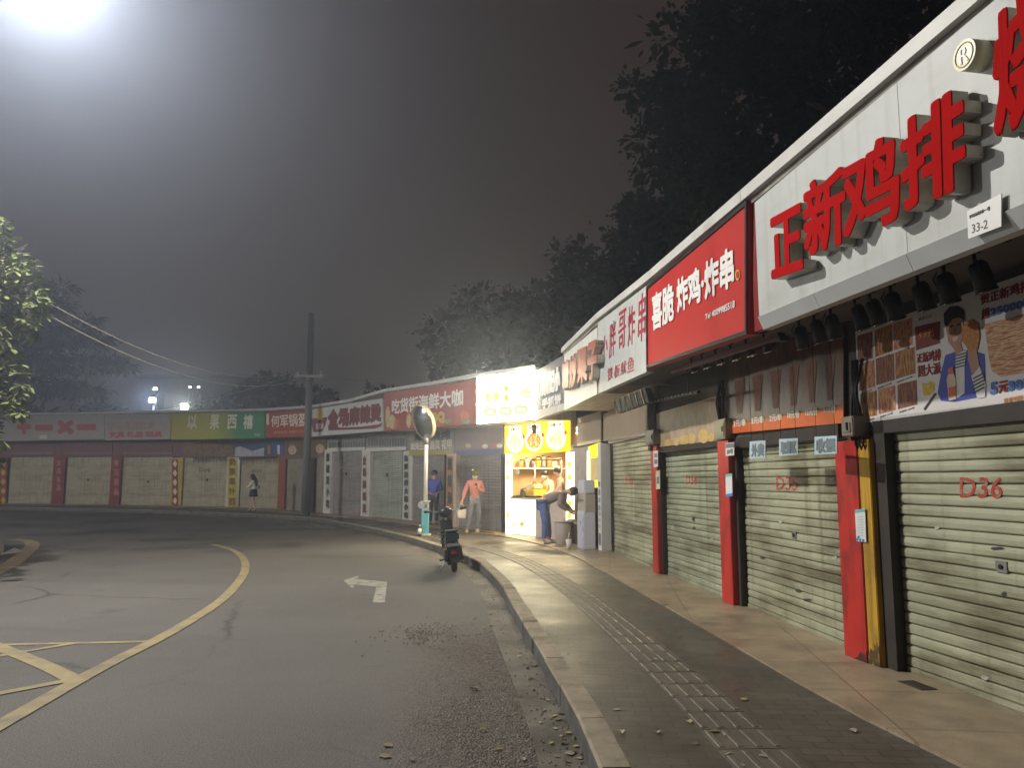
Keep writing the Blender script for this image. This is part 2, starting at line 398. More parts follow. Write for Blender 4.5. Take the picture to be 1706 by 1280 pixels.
# pavement: a sheet from the kerb to under the shops
pav = ground_material('pavers', (0.098, 0.087, 0.072), 'pavers')
ki = offs(KERB, 0.14); vi = [(4.2, -4)] + offs(V, 0.8)
def resample(pts, n):
    Ls = [0]
    for a, b in zip(pts, pts[1:]): Ls.append(Ls[-1] + math.hypot(b[0] - a[0], b[1] - a[1]))
    out = []; j = 0
    for k in range(n):
        s = Ls[-1] * k / (n - 1)
        while j < len(Ls) - 2 and Ls[j + 1] < s: j += 1
        t = (s - Ls[j]) / max(Ls[j + 1] - Ls[j], 1e-9); out.append((pts[j][0] + (pts[j + 1][0] - pts[j][0]) * t, pts[j][1] + (pts[j + 1][1] - pts[j][1]) * t))
    return out
mb = MB(); ribbon(mb, resample(ki, 80), resample(vi, 80), 0.15); structure('pavement', mb, pav)
# tiled forecourt strip right in front of the shutters
til = ground_material('forecourt tiles', (0.32, 0.25, 0.17), 'tiles')
mb = MB(); fa = resample(smooth_line(FC, 4), 90); fb = resample(vi, 90)
for i in range(89):
    mb.hexa([(*fa[i], .12), (*fb[i], .12), (*fb[i + 1], .12), (*fa[i + 1], .12)], [(*fa[i], .168), (*fb[i], .168), (*fb[i + 1], .168), (*fa[i + 1], .168)])
structure('forecourt', mb, til)
# tactile paving: square tiles, each with four raised bars
tac = M('tactile tile', (0.135, 0.116, 0.092), 0.55, var=0.25, scale=6, dirt=(0.10, 0.088, 0.072), damt=0.95, dscale=(.7, .7, 1), dlo=0.36, dhi=0.56, bump=0.3)
TL = smooth_line([(1.34, 1.0), (1.30, 3.0), (1.26, 4.2), (1.17, 5.9), (0.98, 8.2), (0.78, 10.2), (0.45, 12.5), (0.05, 14.4), (-0.6, 16.4), (-1.5, 18.6), (-2.6, 21), (-3.8, 23.4)], 8)
tp = resample(TL, 72); mb = MB()
for a, b in zip(tp, tp[1:]):
    e = Vector((b[0] - a[0], b[1] - a[1])); L = e.length; e /= L; n = Vector((e.y, -e.x))
    q = lambda s, w: (a[0] + e.x * s * L + n.x * w, a[1] + e.y * s * L + n.y * w)
    W = 0.185
    z0 = rnd.uniform(0.1535, 0.1555)
    mb.hexa([(*q(.015, -W), .13), (*q(.015, W), .13), (*q(.985, W), .13), (*q(.985, -W), .13)], [(*q(.015, -W), z0), (*q(.015, W), z0), (*q(.985, W), z0), (*q(.985, -W), z0)])
    for k in range(4):
        w = -0.15 + 0.1 * k
        mb.hexa([(*q(.08, w - .02), z0), (*q(.08, w + .02), z0), (*q(.92, w + .02), z0), (*q(.92, w - .02), z0)], [(*q(.1, w - .012), z0 + .004), (*q(.1, w + .012), z0 + .004), (*q(.9, w + .012), z0 + .004), (*q(.9, w - .012), z0 + .004)])
structure('tactile_paving', mb, tac)
# road markings
yel = M('worn yellow paint', (0.29, 0.235, 0.125), 0.7, var=0.18, scale=5, dirt=(0.13, 0.12, 0.105), damt=0.75, dscale=(3, 3, 3), dlo=0.48, dhi=0.66, bump=0.2)
wht = M('worn white paint', (0.31, 0.295, 0.255), 0.7, var=0.15, scale=5, dirt=(0.14, 0.13, 0.12), damt=0.95, dscale=(8, 8, 8), dlo=0.52, dhi=0.62)
def line_mark(name, pix, w, z, mat, k=6):
    c = smooth_line([gp(u, v) for u, v in pix], k) if len(pix) > 2 else [gp(u, v) for u, v in pix]
    mb = MB(); ribbon(mb, offs(c, -w / 2), offs(c, w / 2), z); return structure(name, mb, mat)
line_mark('lane_line', [(-260, 1360), (0, 1210), (70, 1170), (140, 1130), (200, 1098), (260, 1068), (320, 1034), (370, 1000), (398, 970), (409, 948), (404, 930), (386, 917), (355, 908)], 0.14, 0.008, yel)
line_mark('hatch_line', [(-30, 1076), (120, 1073), (256, 1070)], 0.09, 0.0045, yel)
line_mark('hatch_stroke', [(-60, 1056), (0, 1080), (70, 1108), (132, 1138)], 0.15, 0.0052, yel)
line_mark('hatch_edge', [(125, 1073), (35, 1088), (-20, 1098)], 0.09, 0.006, yel)
line_mark('hatch_branch', [(130, 1133), (100, 1138), (0, 1157), (-60, 1168)], 0.1, 0.0066, yel)
mb = MB(); mb.face([(*gp(u, v), 0.004) for u, v in ((572, 968), (598, 960), (594.5, 966), (645, 970.5), (641, 1005), (621, 1005), (627, 978.5), (591, 974.5), (587.5, 981.5))]); structure('turn_arrow', mb, wht)
# traffic island at the left edge with its yellow edge line
isl = smooth_line([(-30, 9.5), (-13, 11.2), (-10.6, 13.2), (-10.3, 15.3), (-11.0, 17.2), (-12.6, 18.8), (-16, 19.6), (-30, 20.5)], 6)
structure('traffic_island', (lambda m: (m.face([(*p, .13) for p in isl]), [m.face([(*isl[i], 0), (*isl[i], .13), (*isl[i + 1], .13), (*isl[i + 1], 0)]) for i in range(len(isl) - 1)], m)[-1])(MB()),
          M('island paving', (0.2, 0.17, 0.15), 0.85, var=0.3, scale=2, dirt=(0.06, 0.045, 0.035), damt=0.8, dscale=(.6, .6, .6), bump=0.4))
line_mark('island_line', [(-90, 1000), (0, 950), (20, 940), (35, 928), (50, 915), (54, 907), (45, 902), (20, 899)], 0.3, 0.005, yel)
def blob(cx, cy, rx, ry, z, seed, n=26):
    q = random.Random(seed); return [(cx + rx * (1 + q.uniform(-.25, .25)) * math.cos(2 * math.pi * k / n), cy + ry * (1 + q.uniform(-.25, .25)) * math.sin(2 * math.pi * k / n), z) for k in range(n)]

# ================================================================== THE ROW OF SHOPS
ZB = [2.70, 2.70, 2.71, 2.86, 2.86, 2.91, 2.90, 3.01, 3.10, 3.25, 3.31, 3.36, 3.50, 3.63, 3.72, 3.76, 3.80, 3.83, 3.85]
ZT = [3.92, 3.84, 3.73, 3.83, 3.95, 4.01, 3.99, 4.17, 4.30, 4.57, 4.45, 4.50, 4.75, 5.00, 5.12, 5.21, 5.30, 5.36, 5.38]
_o = {}
def offV(d):
    if d not in _o: _o[d] = offs(V, -d)
    return _o[d]
BAY = [Plane(V[i + 1], V[i]) for i in range(18)]
def mslab(mb, i, d0, d1, bl, br, tl, tr, gap=0.003):
    """sloping slab of bay i from distance d0 (front) to d1 (back) before the shutter line, mitred at both ends"""
    pl = BAY[i]
    fl, _ = pl.local(*offV(d0)[i + 1]); fr, _ = pl.local(*offV(d0)[i]); kl, _ = pl.local(*offV(d1)[i + 1]); kr, _ = pl.local(*offV(d1)[i])
    P = [(fl + gap, -d0), (fr - gap, -d0), (kr - gap, -d1), (kl + gap, -d1)]
    return mb.hexa([(*P[0], bl), (*P[1], br), (*P[2], br), (*P[3], bl)], [(*P[0], tl), (*P[1], tr), (*P[2], tr), (*P[3], tl)])

cap_w = M('white roof edging', (0.55, 0.55, 0.52), 0.45, var=0.06, dirt=(0.3, 0.28, 0.25), damt=0.5, dscale=(1, 4, 6))
cap_g = M('grimy gutter strip', (0.25, 0.24, 0.21), 0.7, var=0.25, scale=3, dirt=(0.1, 0.08, 0.06), damt=0.9, dscale=(2, 6, 6), dlo=0.45, dhi=0.62)
roofm = M('roof sheet', (0.16, 0.16, 0.15), 0.8)
dwall = M('dark fascia wall', (0.09, 0.075, 0.062), 0.8, var=0.25, dirt=(0.04, 0.035, 0.03), damt=0.7)
bwall = M('beige fascia wall', (0.68, 0.56, 0.43), 0.7, var=0.06, dirt=(0.3, 0.24, 0.18), damt=0.3)
sof_d = M('dark soffit', (0.13, 0.11, 0.1), 0.7, var=0.2)
sof_b = M('plank soffit', (0.66, 0.52, 0.36), 0.55, var=0.12, dirt=(0.25, 0.18, 0.12), damt=0.5, dscale=(0.6, 9, 1))
brick = M('rear wall render', (0.2, 0.19, 0.17), 0.85)
def shut_mat(name, col, damt=0.75):
    return M(name, col, 0.5, 0.15, var=0.1, scale=2.5, dirt=(col[0] * .38, col[1] * .34, col[2] * .28), damt=damt, dscale=(0.55, 1, 3.6), dlo=0.44, dhi=0.62, bump=0.25, bscale=7, streak=((col[0] * .3, col[1] * .26, col[2] * .2), .5))
sh_a = shut_mat('pale green slats', (0.41, 0.44, 0.315), 0.85)
sh_b = shut_mat('olive slats', (0.41, 0.415, 0.29), 1.0)
sh_c = shut_mat('grey slats', (0.34, 0.31, 0.30), 0.4)
sh_d = shut_mat('cream slats', (0.52, 0.48, 0.35), 0.4)
sh_e = shut_mat('grey green slats', (0.40, 0.43, 0.37), 0.5)
steel = M('dull steel', (0.3, 0.3, 0.29), 0.4, 0.7)
black = M('black metal', (0.02, 0.02, 0.021), 0.45, 0.3)
blackp = M('black plastic', (0.022, 0.022, 0.024), 0.5)
chrome = M('polished rim', (0.7, 0.7, 0.68), 0.18, 1.0, var=0.02)
stencil = M('red stencil paint', (0.42, 0.05, 0.035), 0.7, var=0.2, dirt=(0.45, 0.4, 0.3), damt=0.55, dscale=(18, 18, 18), dlo=0.5, dhi=0.66)
redp = M('red pillar paint', (0.50, 0.028, 0.02), 0.45, var=0.1, dirt=(0.16, 0.025, 0.02), damt=0.8, dscale=(4, 4, 2.2), dlo=.5, dhi=.66, bump=0.15, bscale=18, streak=((.1, .02, .015), .55))
yelp = M('yellow pillar paint', (0.58, 0.34, 0.03), 0.45, var=0.08, dirt=(0.16, 0.09, 0.03), damt=0.8, dscale=(5, 5, 2.5), dlo=0.5, dhi=0.68, streak=((.14, .08, .03), .6))
soot = M('sooty jamb', (0.035, 0.028, 0.022), 0.7, var=0.4)
white = M('white paint', (0.72, 0.72, 0.69), 0.5, var=0.05, dirt=(0.45, 0.42, 0.36), damt=0.4, dscale=(1.5, 1.5, 1.5))

def shutter_part(parent, x0, x1, z0, z1, mat, y=0.06, pitch=0.078, lock=None, code=None, codequad=None):
    mb = MB(); n = int(round((z1 - z0) / pitch)); p = (z1 - z0) / n
    prof = []
    for k in range(n):
        z = z0 + k * p; prof += [(y + 0.024, z), (y + 0.001, z + 0.07 * p), (y - 0.004, z + 0.16 * p), (y - 0.006, z + 0.55 * p), (y - 0.003, z + 0.86 * p), (y + 0.002, z + 0.94 * p)]
    prof.append((y + 0.024, z1))
    jq = random.Random(int(x1 * 1000) + len(prof)); xs = [x0 + (x1 - x0) * k / 5 for k in range(6)]
    jit = [[jq.gauss(0, .0016) for _ in xs] for _ in range(n + 1)]; zj = [[jq.gauss(0, .0014) for _ in xs] for _ in range(n + 1)]
    for a in range(len(prof) - 1):
        for c in range(5):
            P_ = lambda r, k: (xs[k], prof[r][0] + jit[min(r // 6, n)][k], prof[r][1] + zj[min(r // 6, n)][k])
            mb.face([P_(a, c), P_(a, c + 1), P_(a + 1, c + 1), P_(a + 1, c)])
    s = mb.obj('roller_shutter', mat, parent)
    MB().box(x0, x1, y - 0.012, y + 0.02, z0 - 0.035, z0).obj('bottom_bar', mat, s)
    MB().box(x0 - 0.05, x0, y - 0.03, y + 0.04, z0 - 0.03, z1).obj('guide_rail', soot, s); MB().box(x1, x1 + 0.05, y - 0.03, y + 0.04, z0 - 0.03, z1).obj('guide_rail', soot, s)
    if lock:
        a = MB().box(lock[0] - 0.045, lock[0] + 0.045, y - 0.012, y, lock[1] - 0.035, lock[1] + 0.035).obj('lock_plate', steel, s)
        MB().tube([(lock[0], y - 0.012, lock[1]), (lock[0], y - 0.02, lock[1])], 0.016, 10).obj('keyhole', black, s)
    if code:
        letters(s, code, codequad, -(y - 0.0062), stencil, 0.002, 0.0005, 'stencil_number')
    return s

def shop(i, label, sh, shmat, top, soffit, wallm, shutter=True, **kw):
    pl = BAY[i]; t = pthing(pl, 'shop', label, 'shop', 'shops of the curved row')
    bl, br, tl, tr = ZB[i + 1], ZB[i], ZT[i + 1], ZT[i]
    up = .13 if i < 4 else .005
    mslab(MB(), i, 0.80, 0.0, bl + up, br + up, tl, tr).obj('canopy', soffit, t)
    rf = mslab(MB(), i, 0.86, -4.0, tl + .002, tr + .002, tl + .1, tr + .1).obj('roof', roofm, t)
    mslab(MB(), i, 0.93, 0.863, tl + .055, tr + .055, tl + .15, tr + .15, 0.004).obj('roof_edging', cap_w, rf)
    mslab(MB(), i, 0.885, 0.863, tl + .004, tr + .004, tl + .053, tr + .053).obj('gutter_strip', cap_g, rf)
    mslab(MB(), i, -0.01, -0.14, top, top, tl, tr).obj('upper_wall', wallm, t)
    mslab(MB(), i, -3.9, -4.0, 0.0, 0.0, tl, tr).obj('rear_wall', brick, t)
    if shutter:
        shutter_part(t, sh[0], sh[1], 0.205, top - 0.0, shmat, **kw)
    return t

def quad_at(pl, u0, u1, v0, v1, d=-0.05):
    return px(pl, [(u0, v0), (u1, v0), (u1, v1), (u0, v1)], d)
B = BAY
shop(0, 'nearest shop at the right edge of the row, mostly past the frame', (.15, 2.6), sh_b, 1.92, sof_d, dwall)
s1 = shop(1, 'shop with shutter stencilled D36 under the big white sign', (.33, 2.62), sh_b, 1.915, sof_d, dwall, lock=B[1].loc(1668, 945, -.05), code='D36', codequad=px(B[1], [(1599, 796), (1671, 796), (1668, 831), (1599, 829)], -.05))
s2 = shop(2, 'shop with shutter stencilled D35 between a red pillar and a red and yellow pillar', (.15, 2.50), sh_b, 1.965, sof_d, dwall, lock=B[2].loc(1323, 892, -.05), code='D35', codequad=px(B[2], [(1293, 795), (1328, 794), (1328, 818), (1293, 816)], -.05))
s3 = shop(3, 'shop with shutter stencilled D34 between two red pillars', (.2, 2.72), sh_a, 1.965, sof_d, dwall, lock=B[3].loc(1155, 865, -.05), code='D34', codequad=px(B[3], [(1143, 792), (1160, 791), (1160, 808), (1143, 807)], -.05))
s4 = shop(4, 'shop with shutter faintly stencilled D33 under a plain beige board', (.22, 3.36), sh_b, 2.26, sof_b, bwall, code='D33', codequad=px(B[4], [(1042, 795), (1054, 795), (1054, 808), (1042, 807)], -.05))
# lower dark header boxes over the near shutters
for s, i in ((s1, 1), (s2, 2), (s3, 3)):
    MB().box(.16, B[i].L - .3, -0.03, 0.03, 1.9 if i != 3 else 1.95, 2.02).obj('shutter_box', soot, s)

# old sticker remains on the near shutters
res = M('sticker remains', (.40, .40, .34), .7, var=.3, scale=40); ink = M('ink specks', (.05, .05, .045), .7)
for sp_, i_, items in ((s1, 1, ((1497, 795, 5, 9, ink), (1494, 842, 10, 6, res), (1502, 838, 4, 4, ink), (1660, 914, 14, 4, ink), (1672, 990, 6, 5, ink), (1640, 1130, 8, 5, res), (1560, 880, 5, 4, res))), (s2, 2, ((1330, 985, 7, 4, ink), (1345, 1000, 12, 3, ink), (1300, 870, 4, 5, res), (1390, 930, 6, 4, res), (1270, 930, 5, 3, ink))), (s3, 3, ((1120, 880, 3, 6, res), (1185, 900, 4, 5, res), (1156, 880, 3, 3, ink)))):
    sh_ = [c for c in sp_.children if c.name.startswith('roller_shutter')][0]
    for k_, (u, v, a, b, m_) in enumerate(items):
        q_ = random.Random(u); P_ = [(u + a * q_.uniform(.5, 1) * math.cos(-w_), v + b * q_.uniform(.5, 1) * math.sin(w_)) for w_ in [2 * math.pi * j / 9 for j in range(9)]]
        MB().prism(px(BAY[i_], P_, -.05), .0535, .0555).obj('sticker_remains', m_, sh_)
# pillars between the near shops
def pillar(i, label, parts, group='red pillars'):
    t = pthing(B[i], 'pillar', label, 'pillar', group)
    for nm, b, m in parts: MB().box(*b).obj(nm, m, t, bevel=0.006)
    return t
pillar(2, 'red pillar with a white notice between the D34 and D35 shutters', [('shaft', (-.27, .08, -.09, .1, .165, 2.0), redp), ('jamb', (.08, .15, -.02, .12, .165, 2.0), soot)])
pillar(3, 'red pillar with two small stickers between the D33 and D34 shutters', [('shaft', (-.16, .14, -.07, .1, .165, 2.1), redp), ('jamb', (.14, .2, -.02, .12, .165, 2.1), soot)])
t = pthing(B[1], 'pillar', 'half red, half yellow pillar with a sooty foot beside the D36 shutter', 'pillar')
MB().box(-.24, .06, -.085, .1, .165, 1.86).obj('red_face', redp, t, bevel=.005)
MB().box(.062, .2, -.075, .1, .165, 1.86).obj('yellow_face', yelp, t, bevel=.005)
MB().prism([(.064, .168), (.198, .168), (.198, .33), (.185, .30), (.17, .345), (.15, .31), (.13, .33), (.11, .27), (.09, .285), (.064, .23)], -.0785, -.0755).obj('charred_foot', M('charred paint', (.09, .055, .02), .7, var=.6, scale=14, dirt=(.4, .24, .03), damt=.9, dscale=(16, 16, 10), dlo=.5, dhi=.62), t)
MB().prism([(-.12, .168), (.055, .168), (.055, .26), (.03, .22), (-.02, .24), (-.06, .19)], -.0885, -.0855).obj('charred_foot', M('charred red paint', (.08, .02, .015), .7, var=.5, scale=14), t)
MB().box(.2, .33, -.03, .12, .165, 2.0).obj('jamb', soot, t)
pillar(0, 'red pillar right of the D36 shutter at the frame edge', [('shaft', (-.15, .1, -.09, .1, .165, 1.9), redp)])

# ------------------------------------------------------------------ SIGNBOARDS
G = [None] * 18
def hitG(u, v, d=0.9):
    g = offV(d); r = ray(u, v)
    for i in range(len(g) - 1):
        p, q = g[i], g[i + 1]; nx, ny = -(q[1] - p[1]), q[0] - p[0]; den = r[0] * nx + r[1] * ny
        if abs(den) < 1e-9: continue
        t = (p[0] * nx + p[1] * ny) / den
        if t <= 0: continue
        X, Y = r[0] * t, r[1] * t
        k = ((X - p[0]) * (q[0] - p[0]) + (Y - p[1]) * (q[1] - p[1])) / ((q[0] - p[0]) ** 2 + (q[1] - p[1]) ** 2)
        if -1e-6 <= k <= 1 + 1e-6: return (X, Y)
def sign_plane(uL, uR): return Plane(hitG(uL, 700), hitG(uR, 700))
lit_f = None
def signboard(label, tl, tr, br, bl, face, pl=None, thick=0.09, frame=None, fw=0.035, group='shop signboards', name='signboard'):
    pl = pl or sign_plane(bl[0], br[0]); t = pthing(pl, name, label, 'signboard', group)
    q = px(pl, [tl, tr, br, bl], 0.0)
    MB().prism(q[::-1], 0.0, thick).obj('face', face, t)
    if frame:
        c = [Vector((p[0], p[1])) for p in q]; ctr = sum(c, Vector((0, 0))) / 4; mb = MB()
        inn = []
        for k in range(4):
            p, a, b = c[k], c[k - 1], c[(k + 1) % 4]; d1, d2 = (a - p).normalized(), (b - p).normalized(); inn.append(p + (d1 + d2) * fw)
        for k in range(4):
            j = (k + 1) % 4; mb.prism([c[k], inn[k], inn[j], c[j]][::1], -0.004 if frame is lit_f else -0.014, -0.001)
        mb.obj('frame', frame, t)
    return t, pl, q
panel_w = M('white sign panel', (0.49, 0.51, 0.50), 0.5, var=0.04, scale=1.5, dirt=(0.36, 0.34, 0.29), damt=0.5, dscale=(1.2, 1, 3), dlo=.52, streak=((.3, .28, .23), .35))
panel_r = M('red sign panel', (0.46, 0.03, 0.026), 0.5, var=0.06, scale=1.2, spec=.2)
red_l = M('red acrylic', (.45, .01, .01), .9, var=.06, spec=.03)
side_l = M('letter side metal', (0.52, 0.50, 0.44), 0.4, 0.2, var=0.1, dirt=(0.2, 0.17, 0.12), damt=0.8, dscale=(3, 3, 3))
white_l = M('white vinyl', (0.78, 0.78, 0.76), 0.45, var=0.03)
crim = M('crimson vinyl', (0.42, 0.02, 0.05), 0.45, var=0.1)
brown_l = M('weathered red letters', (0.33, 0.10, 0.07), 0.5, var=0.25)
gold = M('gold vinyl', (0.6, 0.42, 0.1), 0.4)
dark_t = M('black print', (0.03, 0.03, 0.03), 0.5)
cream = M('cream vinyl', (0.7, 0.66, 0.55), 0.5)

# 1: the big white sign with raised red letters, nearest on the right
pl = Plane(B[1].world(0, .9)[:2], B[1].world(B[1].L, .9)[:2])
t = pthing(pl, 'signboard', 'long white signboard with raised thick red letters 正新鸡排, nearest on the right', 'signboard', 'shop signboards')
xr = 5.45; zt = lambda x: 3.715 + 0.052 * (x - .14)
MB().slab(.14, xr, 0, .1, 2.80, 2.80, zt(.14), zt(xr)).obj('face', panel_w, t)
mb = MB()
for a, b in ((.14, .92), (.924, 1.86), (1.864, 2.9), (2.904, 3.9), (3.904, xr)):
    mb.hexa([(a, .03, 2.70), (b, .03, 2.70), (b, .1, 2.70), (a, .1, 2.70)], [(a, -.012, 2.797), (b, -.012, 2.797), (b, .1, 2.797), (a, .1, 2.797)])
mb.obj('bottom_trim', M('grey trim', (.5, .52, .52), .4, .3, var=.05), t)
MB().box(.0, .135, .03, .1, 2.71, 3.74).obj('side_panel', M('dark red return', (.22, .015, .015), .4), t)
mb = MB()
for x in (1.86, 3.4): mb.box(x, x + .004, -.0015, .0, 2.80, zt(x))
mb.obj('panel_seam', M('seam grey', (.4, .4, .38), .6), t)  # thin grey strips along the panel joints
for s, q in (('正', [(1283, 368), (1334, 340), (1336, 445), (1287, 462)]), ('新', [(1339, 312), (1405, 275), (1408, 400), (1342, 428)]), ('鸡', [(1403, 268), (1494, 217), (1497, 360), (1408, 405)]), ('排', [(1501, 210), (1602, 140), (1606, 306), (1506, 350)])):
    qq = px(pl, q, .11)
    f = letters(t, s, qq, .103, red_l, .0125, .008, 'letter')
    letters(f, s, qq, .012, side_l, .0125, .09, 'letter_side')
q = px(pl, [(1654, 35), (1740, -45), (1745, 185), (1660, 225)], .11)
f = letters(t, '烧', q, .103, red_l, .0125, .008, 'letter'); letters(f, '烧', q, .012, side_l, .0125, .09, 'letter_side')
c = pl.loc(1606, 91, .1)
f = MB().tube([(c[0], 0, c[1]), (c[0], -.1, c[1])], .075, 24).obj('round_mark', M('pale yellow plastic', (.55, .54, .38), .4), t)
letters(f, 'R', [(c[0] - .025, c[1] + .04), (c[0] + .03, c[1] + .04), (c[0] + .03, c[1] - .04), (c[0] - .025, c[1] - .04)], .1, white_l, .0, .004)
MB().torus((c[0], -.1, c[1]), (0, 1, 0), .058, .004).obj('ring', gold, f)
# address plate
t = pthing(pl, 'address_plate', 'small white address plate numbered 33-2 on the lower edge of the white sign', 'plate')
plate(pl, t, 'plate', [(1611, 352), (1668, 322), (1668, 377), (1613, 398)], .024, .006, white_l)
words(pl, t, '33-2', [(1619, 374), (1645, 365), (1645, 380), (1619, 389)], .0245, dark_t, .0, .001)
words(pl, t, '罗湖新村市一号', [(1615, 359), (1649, 343), (1649, 350), (1615, 364)], .0245, dark_t, .0005, .001)

# 2: red sign
t, pl, q = signboard('red signboard lettered 喜脆 炸鸡·炸串 in white with a black frame', (1078, 478), (1246, 333), (1246, 557), (1078, 614), panel_r, Plane(B[2].world(0, .9)[:2], B[2].world(B[2].L, .9)[:2]), frame=black)
words(pl, t, '喜脆', [(1086, 493), (1122, 470), (1122, 532), (1087, 551)], .004, white_l, .011, .006)
words(pl, t, '炸鸡·炸串', [(1127, 468), (1221, 410), (1222, 475), (1129, 520)], .004, white_l, .011, .006)
words(pl, t, 'Tel 4009985518', [(1175, 524), (1224, 500), (1224, 512), (1175, 533)], .004, white_l, .0015, .003)
d_ = disc(pl, t, 'round_mark', 1228.5, 458, 4, 9, .008, .006, gold)
disc(pl, d_, 'ring', 1228.5, 458, 2.5, 6, .011, .003, panel_r)
# 3: white sign with brush letters
t, pl, q = signboard('white signboard with thin crimson brush letters 小胖哥炸串 and 铁板鱿鱼', (996, 538), (1077, 476), (1077, 620), (997, 656), panel_w, Plane(B[3].world(0, .9)[:2], B[3].world(B[3].L, .9)[:2]))
for s, qd in (('小', [(1001, 563), (1012, 556), (1012, 590), (1001, 600)]), ('胖', [(1015, 541), (1025, 532), (1025, 590), (1015, 598)]), ('哥', [(1030, 522), (1042, 513), (1042, 575), (1030, 588)]), ('炸', [(1046, 512), (1057, 507), (1057, 572), (1046, 578)]), ('串', [(1063, 494), (1075, 484), (1075, 565), (1063, 572)])):
    words(pl, t, s, qd, .003, crim, .0, .004, 'letter', .12)
for s, qd in (('铁', [(1012, 614), (1021, 611), (1021, 630), (1012, 636)]), ('板', [(1023, 609), (1032, 606), (1032, 626), (1023, 631)]), ('鱿', [(1034, 604), (1043, 600), (1043, 621), (1034, 626)]), ('鱼', [(1045, 597), (1056, 592), (1056, 617), (1045, 622)])):
    words(pl, t, s, qd, .003, crim, .0, .004, 'letter', .1)
# 4: chestnut sign
t, pl, q = signboard('white slatted signboard with raised weathered letters 糖炒栗子', (940, 591), (995, 545), (995, 657), (940, 684), M('off white slats', (.6, .6, .56), .5, var=.06, dirt=(.35, .33, .28), damt=.5, dscale=(7, 1, 1)), Plane(B[4].world(0, .9)[:2], B[4].world(B[4].L, .9)[:2]))
for s, qd in (('糖', [(937, 608), (947, 600), (947, 643), (937, 648)]), ('炒', [(949, 598), (960, 590), (960, 640), (949, 645)]), ('栗', [(962, 587), (977, 580), (977, 632), (962, 638)]), ('子', [(979, 576), (994, 568), (994, 628), (979, 632)])):
    qq = px(pl, qd, .11); f = letters(t, s, qq, .103, brown_l, .03, .008, 'letter'); letters(f, s, qq, .01, side_l, .03, .092, 'letter_side')
# 5: dark sign next to the lit one
t, pl, q = signboard('dark slate signboard with white brush letters beside the glowing sign', (894, 618), (940, 591), (940, 684), (894, 699), M('slate panel', (.12, .12, .15), .5, var=.15), Plane(B[5].world(0, .9)[:2], B[5].world(B[5].L, .9)[:2]))
words(pl, t, '辰超记小', [(900, 626), (932, 612), (932, 648), (900, 660)], .004, white_l, .03, .012)
words(pl, t, '手抓饼', [(903, 666), (934, 656), (934, 672), (903, 681)], .004, white_l, .012, .008)
plate(pl, t, 'lower_strip', [(895, 684), (940, 672), (940, 683), (895, 698)], .012, .01, M('pale strip', (.5, .47, .42), .5))
# 6: the glowing sign
lit_w = M('lit white acrylic', (.9, .9, .85), .4, emit=1.9, emcol=(1.0, .97, .86), var=.0)
lit_g = M('lit green print', (.5, .65, .05), .4, emit=.6, emcol=(.42, .70, .0), var=.0)
lit_y = M('lit yellow print', (.7, .7, .2), .4, emit=.6, emcol=(.62, .78, .03), var=.0)
lit_f = M('led border strip', (.9, .88, .8), .4, emit=560, emcol=(1, .87, .58), var=0)
t, pl, q = signboard('glowing white signboard with green letters 笑巷小吃 and three green pills', (795, 630), (893, 617), (893, 698), (795, 706), lit_w, thick=.12, frame=lit_f, fw=.028)
words(pl, t, '笑巷', [(807, 656), (833, 652), (833, 669), (807, 673)], .004, lit_y, .008, .004)
words(pl, t, '小', [(853, 650), (864, 648), (864, 664), (853, 666)], .004, lit_y, .0, .004)
words(pl, t, '吃', [(868, 647), (885, 645), (885, 662), (868, 664)], .004, lit_y, .008, .004)
disc(pl, t, 'round_mark', 843.5, 648, 4, 5, .008, .005, lit_y); disc(pl, t, 'round_mark', 843.5, 663, 4, 6, .008, .005, lit_y)
def pill(u0, u1, v, h, m, d, nm, par):
    r = h / 2; k = (u1 - u0) / 2; c = (u0 + u1) / 2; P = []
    for a in range(24):
        w = 2 * math.pi * a / 24; P.append((c + (k - r) * (1 if math.cos(w) > 0 else -1) + r * math.cos(w), v + r * math.sin(w)))
    return plate(pl, par, nm, P, d, .004, m)
for u0, u1, v, tx in ((807, 827, 687, '鸡排'), (832, 852, 685, '烤串'), (857, 879, 682.5, '小吃')):
    f = pill(u0, u1, v, 13, lit_g, .006, 'green_pill', t); pill(u0 + 3.5, u1 - 3.5, v, 6.5, lit_w, .010, 'white_core', f)
# 7: red seafood sign across two shops
t, pl, q = signboard('long faded red signboard with white letters 吃货街海鲜大咖 behind the round mirror', (640, 656), (794, 634), (794, 706.5), (640, 719), M('faded red print', (.36, .075, .065), .5, var=.12, scale=2, dirt=(.3, .16, .14), damt=.5, dscale=(1, 1, 1)))
words(pl, t, '吃货街海鲜大咖', [(653, 667), (771, 648), (771, 675), (653, 690)], .003, white_l, .014, .004)
words(pl, t, 'BBQ', [(713, 690), (740, 687), (740, 704), (713, 707)], .003, gold, .03, .004)
gp1 = M('printed pale seafood', (.55, .47, .25), .6, var=.35, scale=9); gp2 = M('printed red seafood', (.5, .16, .08), .6, var=.4, scale=9); gp3 = M('printed green garnish', (.2, .32, .2), .6, var=.4, scale=9)
for u, v, a, b, m in ((646, 695, 4, 18, gp1), (653, 703, 6, 12, gp1), (660, 706, 4, 9, gp2), (681, 701, 4, 12, gp1), (745, 702, 6, 4, gp3), (774, 693, 8, 9, gp2), (776, 702, 7, 4, gp3), (729, 707, 4, 3, gp2)):
    disc(pl, t, 'printed_food', u, v, a, b, .004, .003, m, 12)
